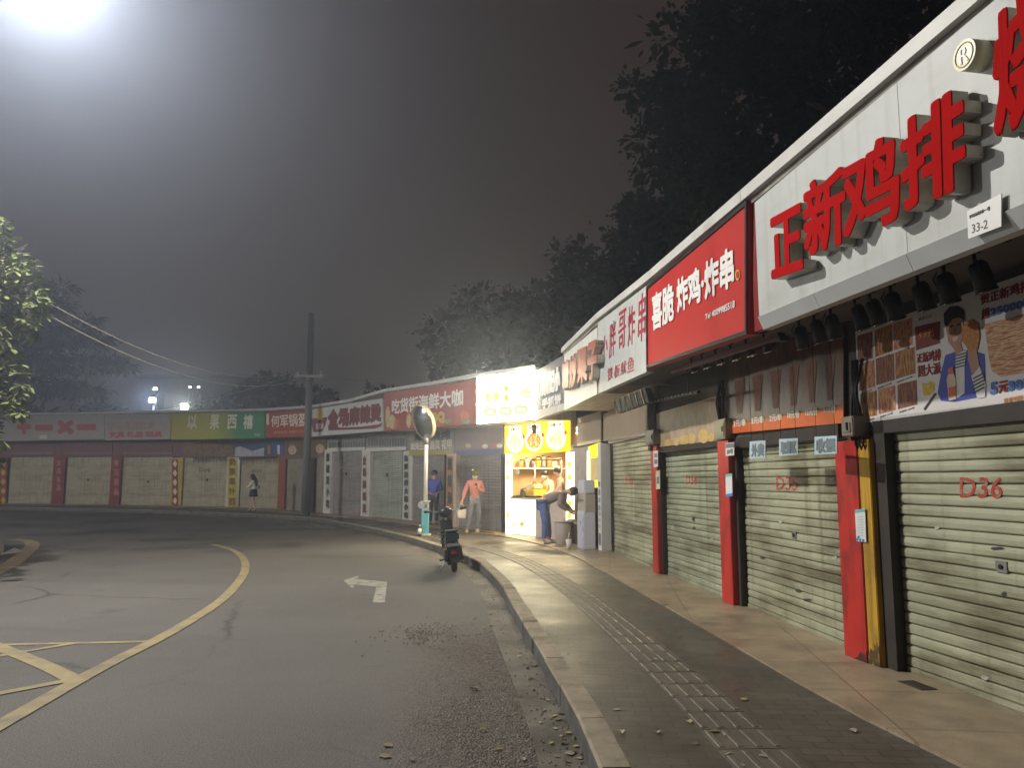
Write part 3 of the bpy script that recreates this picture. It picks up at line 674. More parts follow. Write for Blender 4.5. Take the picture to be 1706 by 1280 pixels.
# 8: spicy hot pot sign
t, pl, q = signboard('white signboard with maroon letters 全场麻辣烫 and a bowl emblem, right of the utility pole', (516, 683), (637.5, 664), (637.5, 718), (516, 728), panel_w)
mar = M('maroon print', (.17, .035, .04), .5, var=.2)
for k, s in enumerate('全场麻辣烫'):
    u = 547 + k * 17.8; v0 = 685 - k * 2.2
    words(pl, t, s, [(u, v0), (u + 16, v0 - 2), (u + 16, v0 + 25.5 - .3 * k), (u, v0 + 27 - .3 * k)], .003, mar, .05, .005, 'letter')
plate(pl, t, 'brush_stroke', [(547, 713), (600, 711.5), (630, 707.5), (637, 704), (635, 711), (625, 714.5), (547, 717.5)], .006, .004, mar)
f = plate(pl, t, 'bowl_emblem', [(517.5, 698), (545.5, 695), (542, 708), (537, 719), (523, 720.5), (520, 711)], .006, .004, mar)
disc(pl, f, 'noodle_mark', 533, 690, 6, 10, .0075, .003, M('printed corn yellow', (.5, .4, .06), .5, var=.2))
words(pl, f, '888', [(526, 706), (539, 705), (538, 715), (527, 716)], .007, cream, .0, .002)
# 9: small red sign left of the pole
t, pl, q = signboard('dark red signboard with pale brush letters 何军锅盔, left of the utility pole', (443, 687), (514, 683), (514, 727), (443, 730), M('dark red print', (.32, .05, .03), .5, var=.12))
words(pl, t, '何军锅盔', [(452, 693), (512, 688), (512, 710), (452, 712)], .003, cream, .01, .005)
plate(pl, t, 'corner_patch', [(444, 690), (448, 690), (448, 708), (444, 708)], .005, .003, cream)
words(pl, t, '现烤现卖 香酥可口', [(456, 719), (505, 716.5), (505, 720.5), (456, 723)], .003, gold, .0, .003)
# 10: green and yellow tea sign
gr_g = ramp_mat('green print', [(0.0, (.40, .36, .05)), (.42, (.33, .36, .06)), (.5, (.26, .30, .06)), (.62, (.05, .22, .09)), (1.0, (.04, .2, .08))], 1, (1, 1, 1))
nt = gr_g.node_tree
nn = [n for n in nt.nodes if n.type == 'TEX_NOISE'][0]; rp = [n for n in nt.nodes if n.type == 'VALTORGB'][0]; mpn = [n for n in nt.nodes if n.type == 'MAPPING'][0]
spx = nt.nodes.new('ShaderNodeSeparateXYZ'); nt.links.new(mpn.outputs[0], spx.inputs[0]); nt.links.new(spx.outputs[0], rp.inputs[0]); mpn.inputs['Scale'].default_value = (.1, 1, 1)
t, pl, q = signboard('green and yellow signboard with white letters 以果西禧', (285, 689.5), (441, 686.5), (441, 730.5), (285, 733), gr_g)
for s, u in (('以', 313), ('果', 350), ('西', 379), ('禧', 406)):
    words(pl, t, s, [(u, 692), (u + 15, 691.5), (u + 15, 714), (u, 715)], .003, cream, .015, .004, 'letter', .1)
words(pl, t, '饮品店', [(424, 722), (433, 722), (433, 727), (424, 727)], .003, cream, 0, .003)
# 11, 12: faint signs at the far left
faintp = M('faded grey print', (.34, .31, .29), .6, var=.1)
redf = M('faded red print marks', (.38, .08, .05), .6, var=.2)
t, pl, q = signboard('faded grey signboard with red plus, minus and times marks at the far left', (-30, 693), (174, 691), (174, 732), (-30, 736), faintp)
for s, u0, u1, v0, v1 in (('+', 30, 50, 701, 722), ('−', 60, 86, 710, 716), ('×', 97, 121, 702, 722), ('−', 130, 158, 709, 715)):
    words(pl, t, s, [(u0, v0), (u1, v0), (u1, v1), (u0, v1)], .003, redf, .06, .005, 'letter')
words(pl, t, '文具店', [(66, 725), (78, 725), (78, 731), (66, 731)], .003, cream, .01, .003)
t, pl, q = signboard('faded grey signboard with small faint red letters above the cream shutters', (175, 691), (284, 689.5), (284, 732), (175, 734), faintp)
words(pl, t, '学习用品批发', [(180, 703), (258, 702), (258, 715), (180, 716)], .003, M('ghost red print', (.34, .22, .2), .6), .02, .003)
words(pl, t, '文具 礼品 玩具', [(182, 720), (270, 719), (270, 728), (182, 729)], .003, redf, .02, .003)

# ------------------------------------------------------------------ shops further round the bend
def spx(i, u0, u1): return (B[i].loc(u0, 800, -.05)[0], B[i].loc(u1, 800, -.05)[0])
grey_w = M('grey fascia', (.27, .27, .26), .7, var=.15, scale=3, dirt=(.14, .13, .12), damt=.6, dscale=(6, 1, 1))
mar_w = M('maroon fascia', (.16, .09, .085), .7, var=.2)
brn_w = M('brown fascia', (.18, .12, .1), .7, var=.25)
shop(7, 'shop with closed grey shutter left of the lit stall, pink hooded person in front', spx(7, 763, 836), sh_c, 2.23, sof_b, grey_w)
shop(8, 'shop with dark shutter behind the man in blue and the round mirror', spx(8, 688, 741), sh_c, 2.33, sof_b, grey_w)
shop(9, 'shop with pale green shutter under the seafood end of the white sign', spx(9, 618, 671), sh_e, 2.6, sof_d, grey_w)
shop(10, 'shop with mauve grey shutter under the maroon lettered white sign', spx(10, 553, 602), sh_c, 2.62, sof_d, grey_w)
shop(11, 'shop with split shutter directly behind the utility pole', spx(11, 478, 540), M('taupe slats', (.30, .27, .22), .5, var=.2, dirt=(.14, .12, .1), damt=.6, dscale=(3, 1, 1)), 2.5, sof_d, brn_w)
shop(12, 'shop with pale streaked shutter, woman in white standing in front', spx(12, 401, 464), sh_d, 2.58, sof_d, brn_w)
shop(13, 'shop with cream shutter carrying a black scrawl under the green sign', spx(13, 306, 378), sh_d, 2.74, sof_d, brn_w)
shop(14, 'shop with cream shutter with a dark spot, third from the left edge', spx(14, 204, 286), sh_d, 2.81, sof_d, mar_w)
shop(15, 'shop with cream shutter between two dark red pillars, second from the left edge', spx(15, 111, 185), sh_d, 2.86, sof_d, mar_w)
shop(16, 'shop with cream shutter at the far left end behind the leafy branch', spx(16, 16, 88), sh_d, 2.9, sof_d, mar_w)
shop(17, 'last shop past the left frame edge, hidden by leaves', (.3, 4.6), sh_d, 2.9, sof_d, mar_w)
t = pthing(B[11], 'mullion', 'dark post dividing the split shutter just right of the utility pole', 'post')
x0, x1 = spx(11, 516, 527); MB().box(x0, x1, -.06, .05, .165, 2.5).obj('post', soot, t)
def scrawl(i, u0, u1, v0, v1, s, b=.02):
    sh = [c for c in bpy.data.objects if c.name.startswith('roller_shutter') and c.parent and abs(c.parent.location.x - V[i + 1][0]) < 1e-4 and abs(c.parent.location.y - V[i + 1][1]) < 1e-4][0]
    letters(sh, s, quad_at(B[i], u0, u1, v0, v1), -.052, dark_t, b, .002, 'scrawl')
scrawl(13, 332, 350, 780, 788, 'D24J', .0)
scrawl(12, 420, 436, 782, 788, 'D25', .0)
for i, (u, v) in ((14, (247, 803)), (9, (645, 792)), (10, (577, 790)), (15, (147, 800)), (13, (345, 800)), (12, (432, 812))):
    sh = [c for c in bpy.data.objects if c.name.startswith('roller_shutter') and c.parent and abs(c.parent.location.x - V[i + 1][0]) < 1e-4][0]
    c = B[i].loc(u, v, -.05); MB().box(c[0] - .07, c[0] + .07, .035, .05, c[1] - .06, c[1] + .06).obj('lock_plate', soot, sh)

# pillars and their upright banners
def far_pillar(i, u0, u1, vt, label, mat, banner=None):
    """i: bay whose plane is used; the pillar stands between pixels u0 and u1"""
    x0, z = B[i].loc(u0, vt, .06); x1, _ = B[i].loc(u1, vt, .06)
    t = pthing(B[i], 'pillar', label, 'pillar', 'pillars between the far shops')
    MB().box(x0, x1, -.06, .12, .165, z).obj('shaft', mat, t)
    if banner:
        bu0, bu1, bt, bb, bm, s, lm, lab = banner
        h = pthing(B[i], 'upright_banner', lab, 'banner', 'upright banners on the far pillars')
        plate(B[i], h, 'cloth', [(bu0, bt), (bu1, bt), (bu1, bb), (bu0, bb)], .085, .012, bm)
        n = len(s); st = (bb - bt) / n; w = bu1 - bu0
        for k, ch in enumerate(s):
            words(B[i], h, ch, [(bu0 + .18 * w, bt + st * (k + .14)), (bu1 - .18 * w, bt + st * (k + .14)), (bu1 - .18 * w, bt + st * (k + .8)), (bu0 + .18 * w, bt + st * (k + .8))], .086, lm, .02, .004, 'letter')
    return t
ban_w = M('off white banner', (.5, .5, .46), .7, var=.1); ban_o = M('orange brown banner', (.36, .2, .1), .6, var=.15); ban_y = M('yellow banner', (.5, .40, .05), .6, var=.15)
ban_r = M('dark red banner', (.24, .04, .025), .6, var=.25); jam_w = M('white jamb', (.6, .59, .55), .5, var=.06)
far_pillar(7, 744, 760, 757, 'cream pillar with an orange brown banner behind the scooter handlebar', M('cream jamb', (.55, .45, .35), .6), (744, 754, 760, 874, ban_o, '烧烤海鲜', dark_t, 'orange brown upright banner with dark round characters left of the pink hooded person'))
far_pillar(9, 672, 687, 752, 'white pillar left of the mirror pole', jam_w, (672, 681, 758, 866, ban_w, '海鲜烧烤大咖小吃', dark_t, 'white upright banner with black characters just left of the mirror pole'))
far_pillar(10, 603, 617, 750, 'white pillar between the mauve and the pale green shutters', jam_w, (603, 611, 758, 858, ban_w, '全场麻辣烫', mar, 'pale upright banner between the mauve and the pale green shutters'))
far_pillar(11, 541, 553, 750, 'white pillar right of the split shutter', jam_w, (542, 550, 753, 850, ban_w, '麻辣烫小吃', dark_t, 'white upright banner with black characters right of the split shutter'))
far_pillar(12, 465, 476, 764, 'red brown pillar left of the split shutter', M('red brown jamb', (.28, .07, .04), .6))
far_pillar(13, 379, 400, 763, 'white pillar with a yellow banner left of the woman in white', jam_w, (379, 395, 762, 845, ban_y, '奶茶果汁西', M('brown print', (.16, .1, .03), .6), 'yellow upright banner with brown marks left of the woman in white'))
far_pillar(14, 287, 305, 763, 'yellow pillar with a red banner left of the scrawled shutter', M('dull yellow jamb', (.45, .34, .06), .6), (287, 296, 766, 843, ban_r, '◆◆◆◆◆', cream, 'narrow dark red banner with pale diamonds left of the scrawled shutter'))
far_pillar(15, 186, 203, 760, 'dark red pillar third from the left edge', M('dark red jamb', (.22, .045, .03), .6, var=.25), (188, 199, 765, 828, ban_r, '学习用品', M('dull pink print', (.4, .2, .17), .6), 'dark red banner with faint pink characters on the third pillar from the left edge'))
far_pillar(16, 90, 110, 760, 'dark red pillar second from the left edge', MATS['dark red jamb'], (93, 103, 765, 820, ban_r, '文具礼品', MATS['dull pink print'], 'dark red banner with faint pink characters on the second pillar from the left edge'))
far_pillar(17, -4, 14, 760, 'dark red pillar at the left frame edge', MATS['dark red jamb'], (0, 11, 765, 842, ban_r, '◆◆◆◆◆', ban_y, 'dark red banner with yellow flecks at the left frame edge'))

# ------------------------------------------------------------------ posters and boards over the shutters
def board(i, label, pts, mat, d=.03, th=.02, name='poster', cat='poster'):
    t = pthing(B[i], name, label, cat, 'boards over the shutters')
    plate(B[i], t, 'sheet', pts, d, th, mat); return t
# D36 poster
P1 = B[1]
post_w = M('poster paper', (.66, .64, .63), .35, var=.03)
t = board(1, 'white food poster with a man holding a chicken cutlet over the D36 shutter', [(1425, 553), (1760, 438), (1760, 660), (1433, 706)], post_w)
xa, za = P1.loc(1425, 553, .03); xb, zb = P1.loc(1760, 660, .03); zlo = 2.0; zhi = 2.735
xg0 = P1.loc(1430, 620, .035)[0]
food = [ramp_mat('print skewers a', [(0, (.03, .02, .02)), (.45, (.12, .03, .02)), (.6, (.35, .12, .05)), (1, (.02, .015, .015))], 30, (2.5, 1, .35)),
        ramp_mat('print skewers b', [(0, (.02, .03, .02)), (.45, (.25, .08, .03)), (.58, (.5, .25, .05)), (1, (.05, .03, .02))], 26, (2.2, 1, .5)),
        ramp_mat('print skewers c', [(0, (.05, .02, .02)), (.42, (.4, .1, .06)), (.55, (.55, .3, .12)), (.7, (.3, .06, .04)), (1, (.06, .02, .02))], 24, (1.4, 1, .8))]
cells = [[(1428, 560, 1453, 552), (1457, 550, 1486, 540), (1488, 539, 1519, 529)], [(1430, 608, 1456, 600), (1459, 598, 1489, 589), (1491, 588, 1524, 578)], [(1433, 657, 1460, 651), (1463, 649, 1491, 642), (1495, 641, 1527, 633)]]
hgt = [45, 44, 41]
for r_ in range(3):
    for c_ in range(3):
        ul, vl, ur, vr = cells[r_][c_]; h = hgt[r_]
        k = plate(P1, t, 'food_photo', [(ul, vl), (ur, vr), (ur + 1, vr + h), (ul + 1, vl + h)], .032, .003, food[(r_ * 2 + c_) % 3])
        words(P1, t, '鸡排串 3元/串', [(ul + 3, vl + h + 4), (ur - 4, vr + h + 4), (ur - 4, vr + h + 7), (ul + 3, vl + h + 7)], .031, dark_t, 0, .001)
dred = M('print dark red', (.25, .02, .02), .5); blu = M('print blue', (.06, .16, .45), .5); org = M('print orange', (.6, .2, .02), .5)
k = plate(P1, t, 'price_tile', [(1524, 545), (1566, 535), (1566, 572), (1526, 584)], .032, .003, M('print red brown', (.2, .03, .02), .5, var=.3))
words(P1, k, '9.9元', [(1531, 553), (1556, 547), (1556, 560), (1532, 566)], .033, org, .001, .001)
words(P1, t, '正新鸡排', [(1527, 590), (1567, 581), (1567, 600), (1528, 605)], .032, dred, .0015, .002)
words(P1, t, '超大派', [(1528, 610), (1567, 603), (1567, 622), (1530, 629)], .032, dred, .0015, .002)
words(P1, t, '新品上市', [(1530, 530), (1552, 524), (1552, 529), (1530, 535)], .032, dred, 0, .001)
f = plate(P1, t, 'snack_picture', [(1536, 638), (1544, 640), (1549, 635), (1556, 638), (1556, 650), (1548, 658), (1540, 660), (1537, 652)], .033, .003, M('print yellow', (.6, .42, .04), .5, var=.25, scale=40))
plate(P1, t, 'tick_stroke', [(1557, 655), (1560, 656), (1541, 684), (1538, 682)], .034, .003, dark_t)
words(P1, t, '贺正新鸡排', [(1633, 493), (1716, 464), (1716, 484), (1634, 508)], .032, dred, .0015, .002)
words(P1, t, '超', [(1635, 516), (1648, 512), (1648, 529), (1636, 533)], .032, dred, .0015, .002)
words(P1, t, '25000家', [(1650, 512), (1726, 492), (1726, 508), (1650, 528)], .032, blu, .003, .002)
k = plate(P1, t, 'skewer_photo', [(1640, 540), (1760, 510), (1760, 612), (1668, 628), (1652, 618), (1648, 598)], .032, .003, ramp_mat('print skewers d', [(0, (.1, .04, .02)), (.4, (.45, .2, .08)), (.5, (.65, .45, .25)), (.6, (.4, .12, .05)), (1, (.15, .05, .03))], 22, (.4, 1, 3.2)))
words(P1, t, '5', [(1651, 639), (1661, 637), (1661, 655), (1651, 657)], .032, blu, .005, .002)
words(P1, t, '元', [(1664, 637), (1679, 634), (1679, 652), (1664, 655)], .032, dred, .003, .002)
words(P1, t, '30串', [(1681, 634), (1725, 625), (1725, 646), (1681, 652)], .032, blu, .005, .002)
words(P1, t, '铁板鸭肠', [(1672, 664), (1704, 658), (1704, 667), (1672, 673)], .032, org, .0, .002)
# printed man: a generic figure in a blue waistcoat and striped shirt, flat print
pf = lambda nm, pts, m, d: plate(P1, t, nm, pts, d, .002, m)
skin_p = M('print skin', (.40, .22, .14), .5); hair_p = M('print hair', (.03, .02, .02), .5); ves_p = M('print blue waistcoat', (.05, .07, .36), .5)
pf('printed_waistcoat', [(1575, 592), (1600, 583), (1616, 583), (1640, 590), (1643, 660), (1620, 664), (1590, 670), (1568, 668), (1562, 655), (1568, 620)], ves_p, .0325)
pf('printed_shirt', [(1592, 588), (1610, 583), (1607, 610), (1607, 655), (1594, 664), (1592, 620)], M('print striped shirt', (.6, .6, .58), .5), .034)
for k in range(5): pf('printed_stripe', [(1592, 592 + k * 5), (1609, 587 + k * 5), (1609, 589 + k * 5), (1592, 594 + k * 5)], hair_p, .0355)
pf('printed_neck', [(1588, 575), (1600, 570), (1604, 585), (1592, 592)], skin_p, .0345)
pf('printed_face', [(1575, 535), (1584, 526), (1598, 524), (1605, 534), (1604, 562), (1597, 578), (1588, 581), (1580, 570), (1576, 552)], skin_p, .0355)
pf('printed_hair', [(1573, 540), (1572, 522), (1582, 511), (1596, 510), (1606, 518), (1607, 534), (1598, 529), (1586, 532), (1577, 545)], hair_p, .037)
pf('printed_eyes', [(1583, 543), (1588, 541), (1588, 544), (1583, 546)], hair_p, .0365); pf('printed_eyes', [(1594, 540), (1599, 539), (1599, 542), (1594, 543)], hair_p, .0365); pf('printed_mouth', [(1586, 563), (1597, 560), (1594, 568), (1588, 569)], M('print smile', (.6, .45, .4), .5), .0365); pf('printed_nose', [(1590, 546), (1593, 546), (1593, 556), (1588, 556)], M('print skin shade', (.3, .15, .09), .5), .0365)
pf('printed_sleeve', [(1618, 626), (1632, 610), (1642, 640), (1641, 662), (1628, 664)], MATS['print striped shirt'], .0355)
for k in range(5): pf('printed_stripe', [(1621, 630 + k * 6), (1640, 620 + k * 6), (1640, 622.5 + k * 6), (1621, 632.5 + k * 6)], hair_p, .037)
pf('printed_arm', [(1612, 580), (1626, 578), (1632, 610), (1620, 626), (1613, 600)], skin_p, .0365)
pf('printed_cutlet', [(1602, 550), (1608, 537), (1620, 532), (1630, 540), (1632, 562), (1628, 582), (1615, 586), (1604, 570)], M('print fried crust', (.42, .17, .04), .5, var=.35, scale=50), .038)
f = pf('printed_bottle', [(1580, 622), (1588, 620), (1592, 632), (1593, 665), (1581, 668), (1577, 634)], M('print bottle', (.6, .45, .38), .5), .0385)
pf('printed_label', [(1580, 646), (1592, 643), (1592, 660), (1581, 663)], M('print red label', (.55, .12, .08), .5), .04)
pf('printed_cap', [(1579, 614), (1587, 611), (1589, 622), (1579, 624)], MATS['print red label'], .04)
# D35 poster
t = board(2, 'dark food poster with an orange lower band over the D35 shutter', [(1214, 598), (1405, 540), (1405, 705), (1214, 723)], ramp_mat('print dark grill', [(0, (.02, .01, .008)), (.4, (.05, .02, .015)), (.55, (.13, .05, .025)), (.66, (.06, .022, .015)), (1, (.02, .012, .01))], 5, (2.2, 1, .55), rough=.3))
plate(B[2], t, 'orange_band', [(1214, 709), (1405, 676), (1405, 705), (1214, 723)], .034, .004, M('print orange band', (.55, .11, .02), .45, var=.12))
for k, s in enumerate(('3元/串', '5元/串', '2元/串', '10元/份', '12元/份', '9.9元/份')):
    u = 1222 + k * 30; v = 701 - k * 4.7
    words(B[2], t, s, [(u, v), (u + 20, v - 3), (u + 20, v + 9), (u, v + 11)], .035, cream, .002, .002)
    f = plate(B[2], t, 'skewer_picture', [(u + 1, v - 66 - k * 3), (u + 19, v - 70 - k * 3), (u + 14, v - 12), (u + 6, v - 10)], .033, .003, ramp_mat('print skewers e', [(0, (.03, .012, .01)), (.45, (.12, .035, .02)), (.55, (.2, .08, .04)), (1, (.04, .016, .012))], 20, (3, 1, .4)))
# D34 poster
t = board(3, 'tan food poster with yellow fried snacks over the D34 shutter', [(1091, 690), (1197, 659), (1197, 734), (1092, 746)], ramp_mat('print tan', [(0, (.3, .22, .14)), (.45, (.42, .30, .20)), (.6, (.32, .24, .15)), (1, (.45, .36, .22))], 5, (2, 1, .8)))
for u, v, a, b in ((1113, 738, 6, 6), (1127, 736, 5, 7), (1140, 733, 9, 8), (1152, 731, 8, 9), (1172, 727, 9, 12), (1185, 729, 5, 7)):
    disc(B[3], t, 'printed_snack', u, v, a, b, .034, .003, ramp_mat('print fried yellow', [(0, (.25, .12, .03)), (.45, (.55, .36, .1)), (1, (.6, .5, .3))], 22), 12)
# D33 board and alley board: plain beige with a pale lower trim
t = board(4, 'plain beige board with a pale lower edge over the D33 shutter', [(1005, 690), (1080, 667), (1080, 724), (1005, 735)], bwall, name='fascia_board', cat='board')
plate(B[4], t, 'lower_trim', [(1005, 732), (1080, 721), (1080, 724), (1005, 735.5)], .036, .008, jam_w)
t = board(5, 'small beige board beside the lit stall above the water dispenser', [(962, 697), (1001, 685), (1001, 736), (962, 744)], bwall, name='fascia_board', cat='board')
MB().box(B[4].loc(1078, 690, .05)[0], B[4].L + .05, -.05, -.005, 2.0, 2.86).obj('shutter_box', dwall, s4)
# boards over the far shutters
t = board(7, 'greyish purple board with small bowl pictures and a blue lower band', [(758, 713), (838, 706), (838, 754), (758, 757)], M('grey purple print', (.30, .24, .24), .6, var=.12))
plate(B[7], t, 'blue_band', [(758, 750), (838, 748), (838, 754), (758, 757)], .034, .004, M('dull blue print', (.16, .18, .34), .6))
for u, v, m in ((780, 743, gp1), (808, 744, cream), (823, 741, M('print pinkish', (.45, .15, .15), .6)), (832, 743, cream)): disc(B[7], t, 'printed_bowl', u, v, 5, 3.5, .034, .003, m, 12)
t = board(8, 'grey board with dark lettering and a yellow lower band by the mirror pole', [(686, 719), (757, 712), (757, 757), (686, 760)], M('mid grey print', (.27, .26, .24), .6, var=.15))
plate(B[8], t, 'yellow_band', [(680, 752), (752, 750), (752, 757), (680, 760)], .034, .004, M('dull yellow print', (.42, .36, .08), .6))
words(B[8], t, '炭烤生蚝 扇贝 花甲', [(684, 738), (752, 732), (752, 748), (684, 750)], .033, cream, .012, .003)
words(B[8], t, '海鲜烧烤', [(690, 724), (750, 717), (750, 730), (690, 735)], .033, dark_t, .012, .003)
for i, u0, u1, n in ((9, 610, 676, 'grey ribbed board over the pale green shutter'), (10, 545, 608, 'grey ribbed board over the mauve shutter')):
    v0 = 724 if i == 9 else 731
    t = board(i, n, [(u0, v0 + 2), (u1, v0 - 4), (u1, 746), (u0, 748.5)], grey_w, name='fascia_board', cat='board')
    plate(B[i], t, 'pale_beam', [(u0, 747), (u1, 745), (u1, 750), (u0, 753)], .06, .05, jam_w)
    mb = MB()
    for k in range(14):
        q = px(B[i], [(u0 + 4 + k * 4.4, v0 + 6), (u0 + 6 + k * 4.4, v0 + 6), (u0 + 6 + k * 4.4, v0 + 19), (u0 + 4 + k * 4.4, v0 + 19)], .04)
        mb.prism(q[::-1], -.045, -.03)
    mb.obj('rib', M('dark rib', (.12, .12, .12), .6), t)
t = board(11, 'brown picture board with pale snack photos behind the utility pole', [(477, 734), (543, 730), (543, 758), (477, 760)], M('brown print', (.16, .1, .03), .6))
for u, v in ((487, 750), (533, 748)): disc(B[11], t, 'printed_snack', u, v, 7, 8, .034, .003, M('print pale pink', (.5, .36, .3), .6, var=.3, scale=7), 12)
t = board(12, 'blue and white drinks board over the streaked shutter', [(390, 737), (474, 734), (474, 758), (390, 761)], M('deep blue print', (.05, .09, .16), .6))
plate(B[12], t, 'white_field', [(390, 747), (400, 744), (420, 752), (440, 746), (440, 760), (390, 761)], .034, .003, M('pale lilac print', (.42, .42, .5), .6, var=.2))
for u, m in ((446, gp2), (455, M('print cobalt', (.06, .1, .42), .6)), (462, cream), (468, MATS['print cobalt'])): plate(B[12], t, 'printed_drink', [(u, 742), (u + 4, 742), (u + 4, 757), (u, 757)], .034, .003, m)
t = board(13, 'dark food picture board over the scrawled shutter', [(306, 738), (389, 737), (389, 761), (306, 762)], ramp_mat('print dark dishes', [(0, (.04, .04, .02)), (.45, (.12, .1, .05)), (.55, (.25, .14, .08)), (1, (.05, .04, .03))], 6))
for i, u0, u1, n in ((14, 205, 287, 'third'), (15, 109, 187, 'second'), (16, 14, 91, 'first')):
    t = board(i, f'dark maroon board over the {n} shutter from the left edge', [(u0, 738), (u1, 738), (u1, 759), (u0, 760)], mar_w, name='fascia_board', cat='board')
    plate(B[i], t, 'pale_edge', [(u0, 754), (u1, 754), (u1, 757), (u0, 757)], .036, .004, M('dull mauve print', (.25, .14, .14), .6))
# black fringes of hanging strips over two far shutters
for i, u0, u1, n in ((13, 322, 378, 'dark hanging strip fringe over the scrawled shutter'), (12, 401, 462, 'dark hanging strip fringe over the streaked shutter')):
    t = pthing(B[i], 'strip_fringe', n, 'fringe', 'hanging strip fringes')
    q0, q1 = B[i].loc(u0, 763, .1), B[i].loc(u1, 762, .1)
    MB().tube([(q0[0], -.1, q0[1]), (q1[0], -.1, q1[1])], .012, 6).obj('rod', soot, t); mb = MB()
    for k in range(26):
        x = q0[0] + (q1[0] - q0[0]) * (k + .5) / 26; h = rnd.uniform(.12, .3); mb.box(x - .03, x + .03, -.104, -.1, q0[1] - h, q0[1])
    mb.obj('strips', M('dark fringe', (.05, .045, .045), .7, var=.4), t)

# ------------------------------------------------------------------ the lit snack stall
P6 = B[6]
st = shop(6, None, None, None, 2.22, sof_b, bwall, shutter=False)
tag(st, 'brightly lit open snack stall under the glowing sign', 'stall')
st.name = 'snack_stall'
xl, xr = .14, 3.36; iw = M('stall inner wall', (.40, .27, .13), .6, var=.1); flo = M('stall floor', (.4, .33, .25), .5)
MB().box(xl, xr, 2.3, 2.4, .165, 2.9).obj('inner_back_wall', iw, st)
MB().box(xl - .1, xl, .02, 2.4, .165, 2.9).obj('inner_side_wall', iw, st); MB().box(xr - .02, xr + .08, .14, 2.4, .165, 2.9).obj('inner_side_wall', iw, st)
MB().box(xl, xr, .15, 2.3, 2.75, 2.8).obj('inner_ceiling', jam_w, st); MB().box(xl, xr, .0, 2.3, .165, .18).obj('inner_floor', flo, st)
lb_y = M('lit yellow lightbox', (.8, .6, .02), .4, emit=2.0, emcol=(.92, .68, .004), var=0)
lb_w = M('lit cream panel', (.9, .88, .75), .4, emit=3.4, emcol=(1, .90, .56), var=0)
lb_g = M('lit lime dot', (.6, .75, .05), .4, emit=1.2, emcol=(.62, .85, .04), var=0)
lx = pthing(P6, 'lightbox', 'yellow lit menu box with three bowls of food over the stall counter', 'lightbox')
plate(P6, lx, 'panel', [(841, 711), (946, 698), (946, 752), (841, 757.5)], .06, .05, lb_y)
fd = [ramp_mat('lit noodles', [(0, (.9, .8, .3)), (.4, (.75, .85, .2)), (.5, (.95, .9, .7)), (.6, (.6, .45, .1)), (1, (.9, .9, .5))], 14, emit=1.1),
      ramp_mat('lit hot dish', [(0, (.9, .8, .6)), (.42, (.5, .4, .1)), (.52, (.75, .12, .03)), (.62, (.9, .7, .1)), (1, (.95, .9, .8))], 9, emit=1.0),
      ramp_mat('lit salad', [(0, (.3, .55, .1)), (.42, (.5, .75, .15)), (.52, (.95, .95, .85)), (.62, (.9, .6, .15)), (1, (.95, .95, .9))], 9, emit=1.1)]
for u, v, a, b, fm, tw in ((858, 737, 14, 18, fd[0], 10), (889.5, 734, 14.5, 18, fd[1], 11), (926, 730, 16, 20, fd[2], 12)):
    f = disc(P6, lx, 'bowl', u, v, a, b, .064, .003, lb_w)
    plate(P6, f, 'bowl_caption', [(u - tw, v - 26), (u + tw, v - 28), (u + tw, v - 12), (u - tw, v - 10)], .0645, .003, lb_w)
    disc(P6, f, 'dish', u, v + 1, a - 2.5, b - 4, .068, .003, fm)
    words(P6, f, '招牌小吃', [(u - tw + 2, v - 24), (u + tw - 2, v - 25.5), (u + tw - 2, v - 19), (u - tw + 2, v - 17.5)], .066, M('caption brown', (.4, .25, .05), .5), .004, .002)
    disc(P6, lx, 'price_dot', u + a, v - 9, 2.6, 4, .066, .003, M('lit red dot', (.8, .1, .02), .5, emit=.8, emcol=(.8, .08, .01), var=0), 14)
for u0, u1, vt, vb, lab, dots in ((842, 849, 757, 889, 'narrow glowing pillar panel with small lime dots left of the stall counter', (772, 796, 858)), (943, 954, 754, 872, 'glowing pillar panel with large lime dots right of the stall opening', (774, 796, 817, 839, 860))):
    h = pthing(P6, 'pillar_lightbox', lab, 'lightbox', 'glowing pillar panels')
    plate(P6, h, 'panel', [(u0, vt), (u1, vt - .5), (u1, vb + (1 if u1 < 900 else 0)), (u0, vb)], .06, .08, lb_w)
    for v in dots: disc(P6, h, 'dot', (u0 + u1) / 2, v, (u1 - u0) * .36, 4.6, .064, .003, lb_g, 16)
    MB().box(px(P6, [(u0, vb)], .06)[0][0], px(P6, [(u1, vb)], .06)[0][0], -.055, .1, .165, px(P6, [(u0, vb)], .06)[0][1]).obj('foot', jam_w, h)
ct = pthing(P6, 'counter', 'white glowing counter with food prints at its foot, front of the snack stall', 'counter')
q = px(P6, [(848, 829), (889, 829)], .02); cx0, cx1 = q[0][0], px(P6, [(889.5, 829)], .02)[0][0]
MB().box(cx0, cx1, -.02, .04, .2, 1.06).obj('lit_front', lb_w, ct)
MB().box(cx0 - .03, cx1 + .03, -.06, .6, 1.065, 1.11).obj('top', M('counter top', (.5, .44, .36), .3), ct)
MB().box(cx0, cx1, .045, .58, .17, 1.06).obj('cabinet', jam_w, ct)
for u, m in ((856, fd[2]), (869, fd[1]), (881, fd[2])): disc(P6, ct, 'printed_dish', u, 874, 4.2, 4, .024, .003, m, 14)
MB().box(cx1 + .04, 3.06, .0, .08, .18, 1.06).box(cx1 + .04, 3.06, -.03, .5, 1.065, 1.11).obj('side_counter', M('pinkish board', (.5, .42, .38), .5, var=.08), ct)
